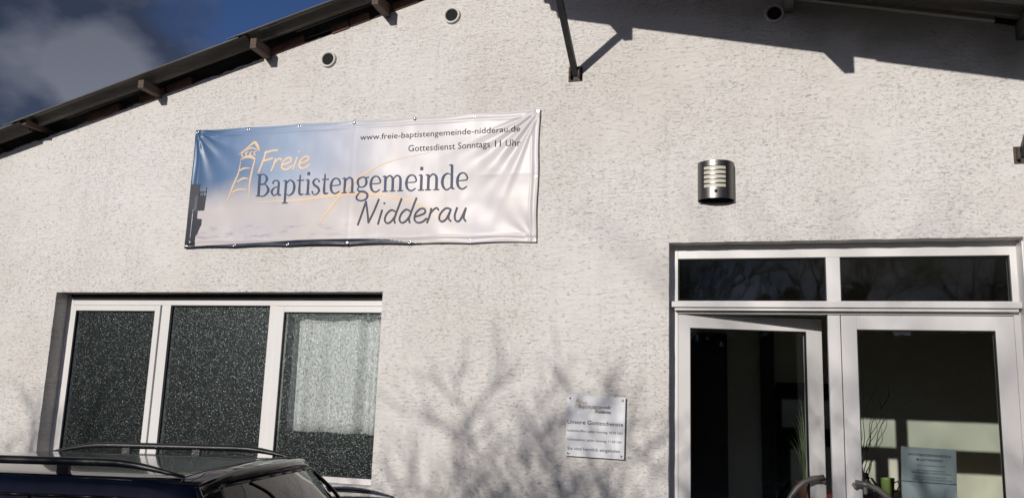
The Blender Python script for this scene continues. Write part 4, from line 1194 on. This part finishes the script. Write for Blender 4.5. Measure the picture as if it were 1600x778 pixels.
    for sg in (-1, 1):
        bm = B(); bx(bm, .38, .545, sg * .70 - .06, sg * .70 + .035, .62, .90, bev=.02); obj("tail_light", bm, mat("red_lens", (0.35, 0.01, 0.01), 0.2), t, fix=False)
        bm = B(); bx(bm, -3.50, -3.36, sg * .56 - .14, sg * .56 + .12, .60, .72, bev=.02); obj("headlight", bm, mat("clear_lens", (0.6, 0.6, 0.6), 0.15), t, fix=False)
        bm = B(); bx(bm, -1.98, -1.84, sg * .88 - .09, sg * .88 + .09, .95, 1.08, bev=.03); obj("side_mirror", bm, paint, t, fix=False)
        for u_ in (-.66, -1.55): 
            bm = B(); tube(bm, [(u_ - .08, sg * .842, .84), (u_, sg * .862, .845), (u_ + .08, sg * .842, .84)], .010, 8); obj("door_handle", bm, paint, t)
    bm = B(); bx(bm, .46, .66, -.74, .74, .30, .52, bev=.05); obj("rear_bumper", bm, paint, t, fix=False)
    bm = B(); bx(bm, -3.60, -3.40, -.70, .70, .26, .50, bev=.05); obj("front_bumper", bm, paint, t, fix=False)
    return t
car()

# ------------------------------------------------------------------ bare winter trees that shade and are mirrored
M_BARK = mat("bare_bark", (0.10, 0.08, 0.06), 0.9, noise=(8, 0.3, (1, 1, 1)))
def bare_tree(name, label, x, y, height, seed, spread, depth, group, r0=None, twig=0.0045, low=0.25):
    rnd = random.Random(seed); trunk = B(); crown = B()
    r0 = r0 or height * .013
    def branch(bm, p, d, ln, r_, lv):
        n = 4; pts = [p.copy()]; q = p.copy(); dd = d.copy()
        for i in range(n):
            dd = (dd + Vector((rnd.uniform(-1, 1), rnd.uniform(-1, 1), rnd.uniform(-.5, .9))) * .17).normalized()
            q = q + dd * ln / n; pts.append(q.copy())
        rad = [max(twig * .6, r_ * (1 - .55 * i / n)) for i in range(n + 1)]
        tube(bm, pts, rad, 5 if r_ > .02 else 3, caps=False)
        if lv <= 0: return
        kids = rnd.choice((3, 4, 4)) if lv > 1 else 4
        for k in range(kids):
            s_ = rnd.uniform(low if lv == depth else .3, 1.0); i = min(n - 1, int(s_ * n)); b = pts[i].lerp(pts[i + 1], s_ * n - i)
            ax = Vector((rnd.uniform(-1, 1), rnd.uniform(-1, 1), rnd.uniform(-.2, .5))).normalized()
            nd = (dd + ax * spread).normalized()
            branch(crown, b, nd, ln * rnd.uniform(.52, .78), max(twig, r_ * .52), lv - 1)
    branch(trunk, Vector((0, 0, -.05)), Vector((rnd.uniform(-.08, .08), 0, 1)), height * .46, r0, depth)
    t = thing(name, label, "tree", (x, y, 0), 0, group)
    obj("trunk", trunk, M_BARK, t, fix=False); obj("crown", crown, M_BARK, t, fix=False)
specs = [(-4.15, -8.3, 4.3, 11, 1.05, 5, "low bare tree nearest the car, behind the viewer"),
         (-2.9, -8.9, 4.5, 21, 1.0, 5, "low bare tree opposite the notice plaque"),
         (-1.4, -8.5, 4.4, 31, 1.0, 5, "low bare tree opposite the glazed door"),
         (-7.6, -8.8, 4.9, 44, 1.0, 5, "low bare tree left of the parked car")]
for (a, b, c, d, e, f, l) in specs: bare_tree("bare_tree", l, a, b, c, d, e, f, "low bare trees along the kerb", r0=.030, twig=.006)
def fan_shrub(label, x, y, top, n, seed, lean=.42):
    """a coppiced shrub: many long stems fanning from one stool, each with side twigs"""
    rnd = random.Random(seed); st_, tw = B(), B()
    for k in range(n):
        az = rnd.uniform(0, 2 * math.pi); ln = rnd.uniform(0, lean) ; hgt = top * rnd.uniform(.72, 1.0)
        base = Vector((.25 * math.cos(az), .25 * math.sin(az), 0)); pts = []
        ph = rnd.uniform(0, 6)
        for i in range(9):
            q = i / 8
            pts.append(base + Vector((math.cos(az) * ln * hgt * q ** 1.5 * .8 + .05 * math.sin(q * 7 + ph), math.sin(az) * ln * hgt * .5 * q ** 1.5, hgt * q)))
        tube(st_, pts, [.016 * (1 - .72 * i / 8) for i in range(9)], 4, caps=False)
        for j in range(9):
            q = rnd.uniform(.55, .98); i = min(7, int(q * 8)); b_ = pts[i].lerp(pts[i + 1], q * 8 - i)
            sd = 1 if rnd.random() < .5 else -1
            d = Vector((sd * rnd.uniform(.25, .9), rnd.uniform(-.4, .4), rnd.uniform(.5, 1.1))).normalized(); L_ = rnd.uniform(.25, .75) * (1.25 - q)
            tp = [b_ + d * L_ * m / 3 + Vector((0, 0, .05 * (m / 3) ** 2)) for m in range(4)]
            tube(tw, tp, [.008, .007, .005, .004], 3, caps=False)
            for m in range(3):
                c_ = tp[m + 1]; d2 = (d + Vector((rnd.uniform(-.9, .9), rnd.uniform(-.5, .5), rnd.uniform(-.1, .7)))).normalized()
                tube(tw, [c_, c_ + d2 * rnd.uniform(.10, .26)], [.005, .0035], 3, caps=False)
    t = thing("bare_shrub", label, "shrub", (x, y, 0), 0, "bare shrubs along the kerb")
    obj("stems", st_, M_BARK, t, fix=False); obj("twigs", tw, M_BARK, t, fix=False)
for (lb, a, b, c, n, sd) in (("bare coppiced shrub just left of the parked car, behind the viewer", -7.45, -8.0, 4.55, 30, 5),
                             ("bare coppiced shrub facing the wall between window and plaque", -3.10, -7.0, 3.80, 28, 7),
                             ("tallest bare coppiced shrub, facing the plaque", -2.40, -7.2, 4.20, 40, 8),
                             ("bare coppiced shrub facing the door's left leaf", -1.70, -6.9, 4.10, 42, 9),
                             ("bare coppiced shrub facing the door's right leaf", -0.95, -7.2, 4.20, 32, 10)):
    fan_shrub(lb, a, b, c, n, sd)
far = random.Random(77)
names = ["far left", "left of centre", "tall forked", "leaning", "slender", "broad", "thin-topped", "rightmost", "outermost right"]
for i in range(9):
    bare_tree("bare_tree", f"{names[i]} bare tree in the row beyond the meadow", -16 + i * 4.6 + far.uniform(-1, 1), -26 + far.uniform(-3, 3), far.uniform(8.5, 11.5), 100 + i, .85, 5, "bare trees beyond the meadow", twig=.016)
bm = B(); rows = []
for (y_, z_) in ((-31.5, 0.0), (-34, 2.2), (-38, 4.9), (-44, 5.6), (-300, 6.0)):
    rows.append([bm.verts.new((x_, y_, z_ + (0.35 * mnoise.noise(Vector((x_ * .13, y_ * .1, 0))) if z_ else 0))) for x_ in range(-120, 121, 4)])
for a, b in zip(rows, rows[1:]):
    for i in range(len(a) - 1): f = bm.faces.new((a[i], a[i + 1], b[i + 1], b[i])); f.smooth = True
struct(obj("added_embankment", bm, mat("meadow_grass")))  # unseen bank, added to close sky gaps in the door glass reflections
hm = mat("dark_hedge_leaves", (0.045, 0.05, 0.03), 0.9)
bm = B(); hr = random.Random(6)
for k in range(15000):
    x_ = hr.uniform(-30, 34); y_ = -31 + hr.uniform(-1.2, 1.2); z_ = 5.6 * hr.random() ** .8 * (1 + .10 * math.sin(x_ * .7) + .08 * math.sin(x_ * 1.9) + .06 * math.sin(x_ * 5.3))
    c_ = Vector((x_, y_, z_)); s_ = hr.uniform(.14, .36)
    a_ = Vector((hr.uniform(-1, 1), hr.uniform(-1, 1), hr.uniform(-1, 1))).normalized() * s_; b_ = a_.orthogonal().normalized() * s_ * .7
    bm.faces.new([bm.verts.new(c_ + q) for q in (a_, b_, -a_, -b_)])
hd = obj("hedge", bm, hm, None, fix=False); hd['kind'] = 'stuff'; hd['label'] = "dark hedge beyond the meadow behind the viewer"
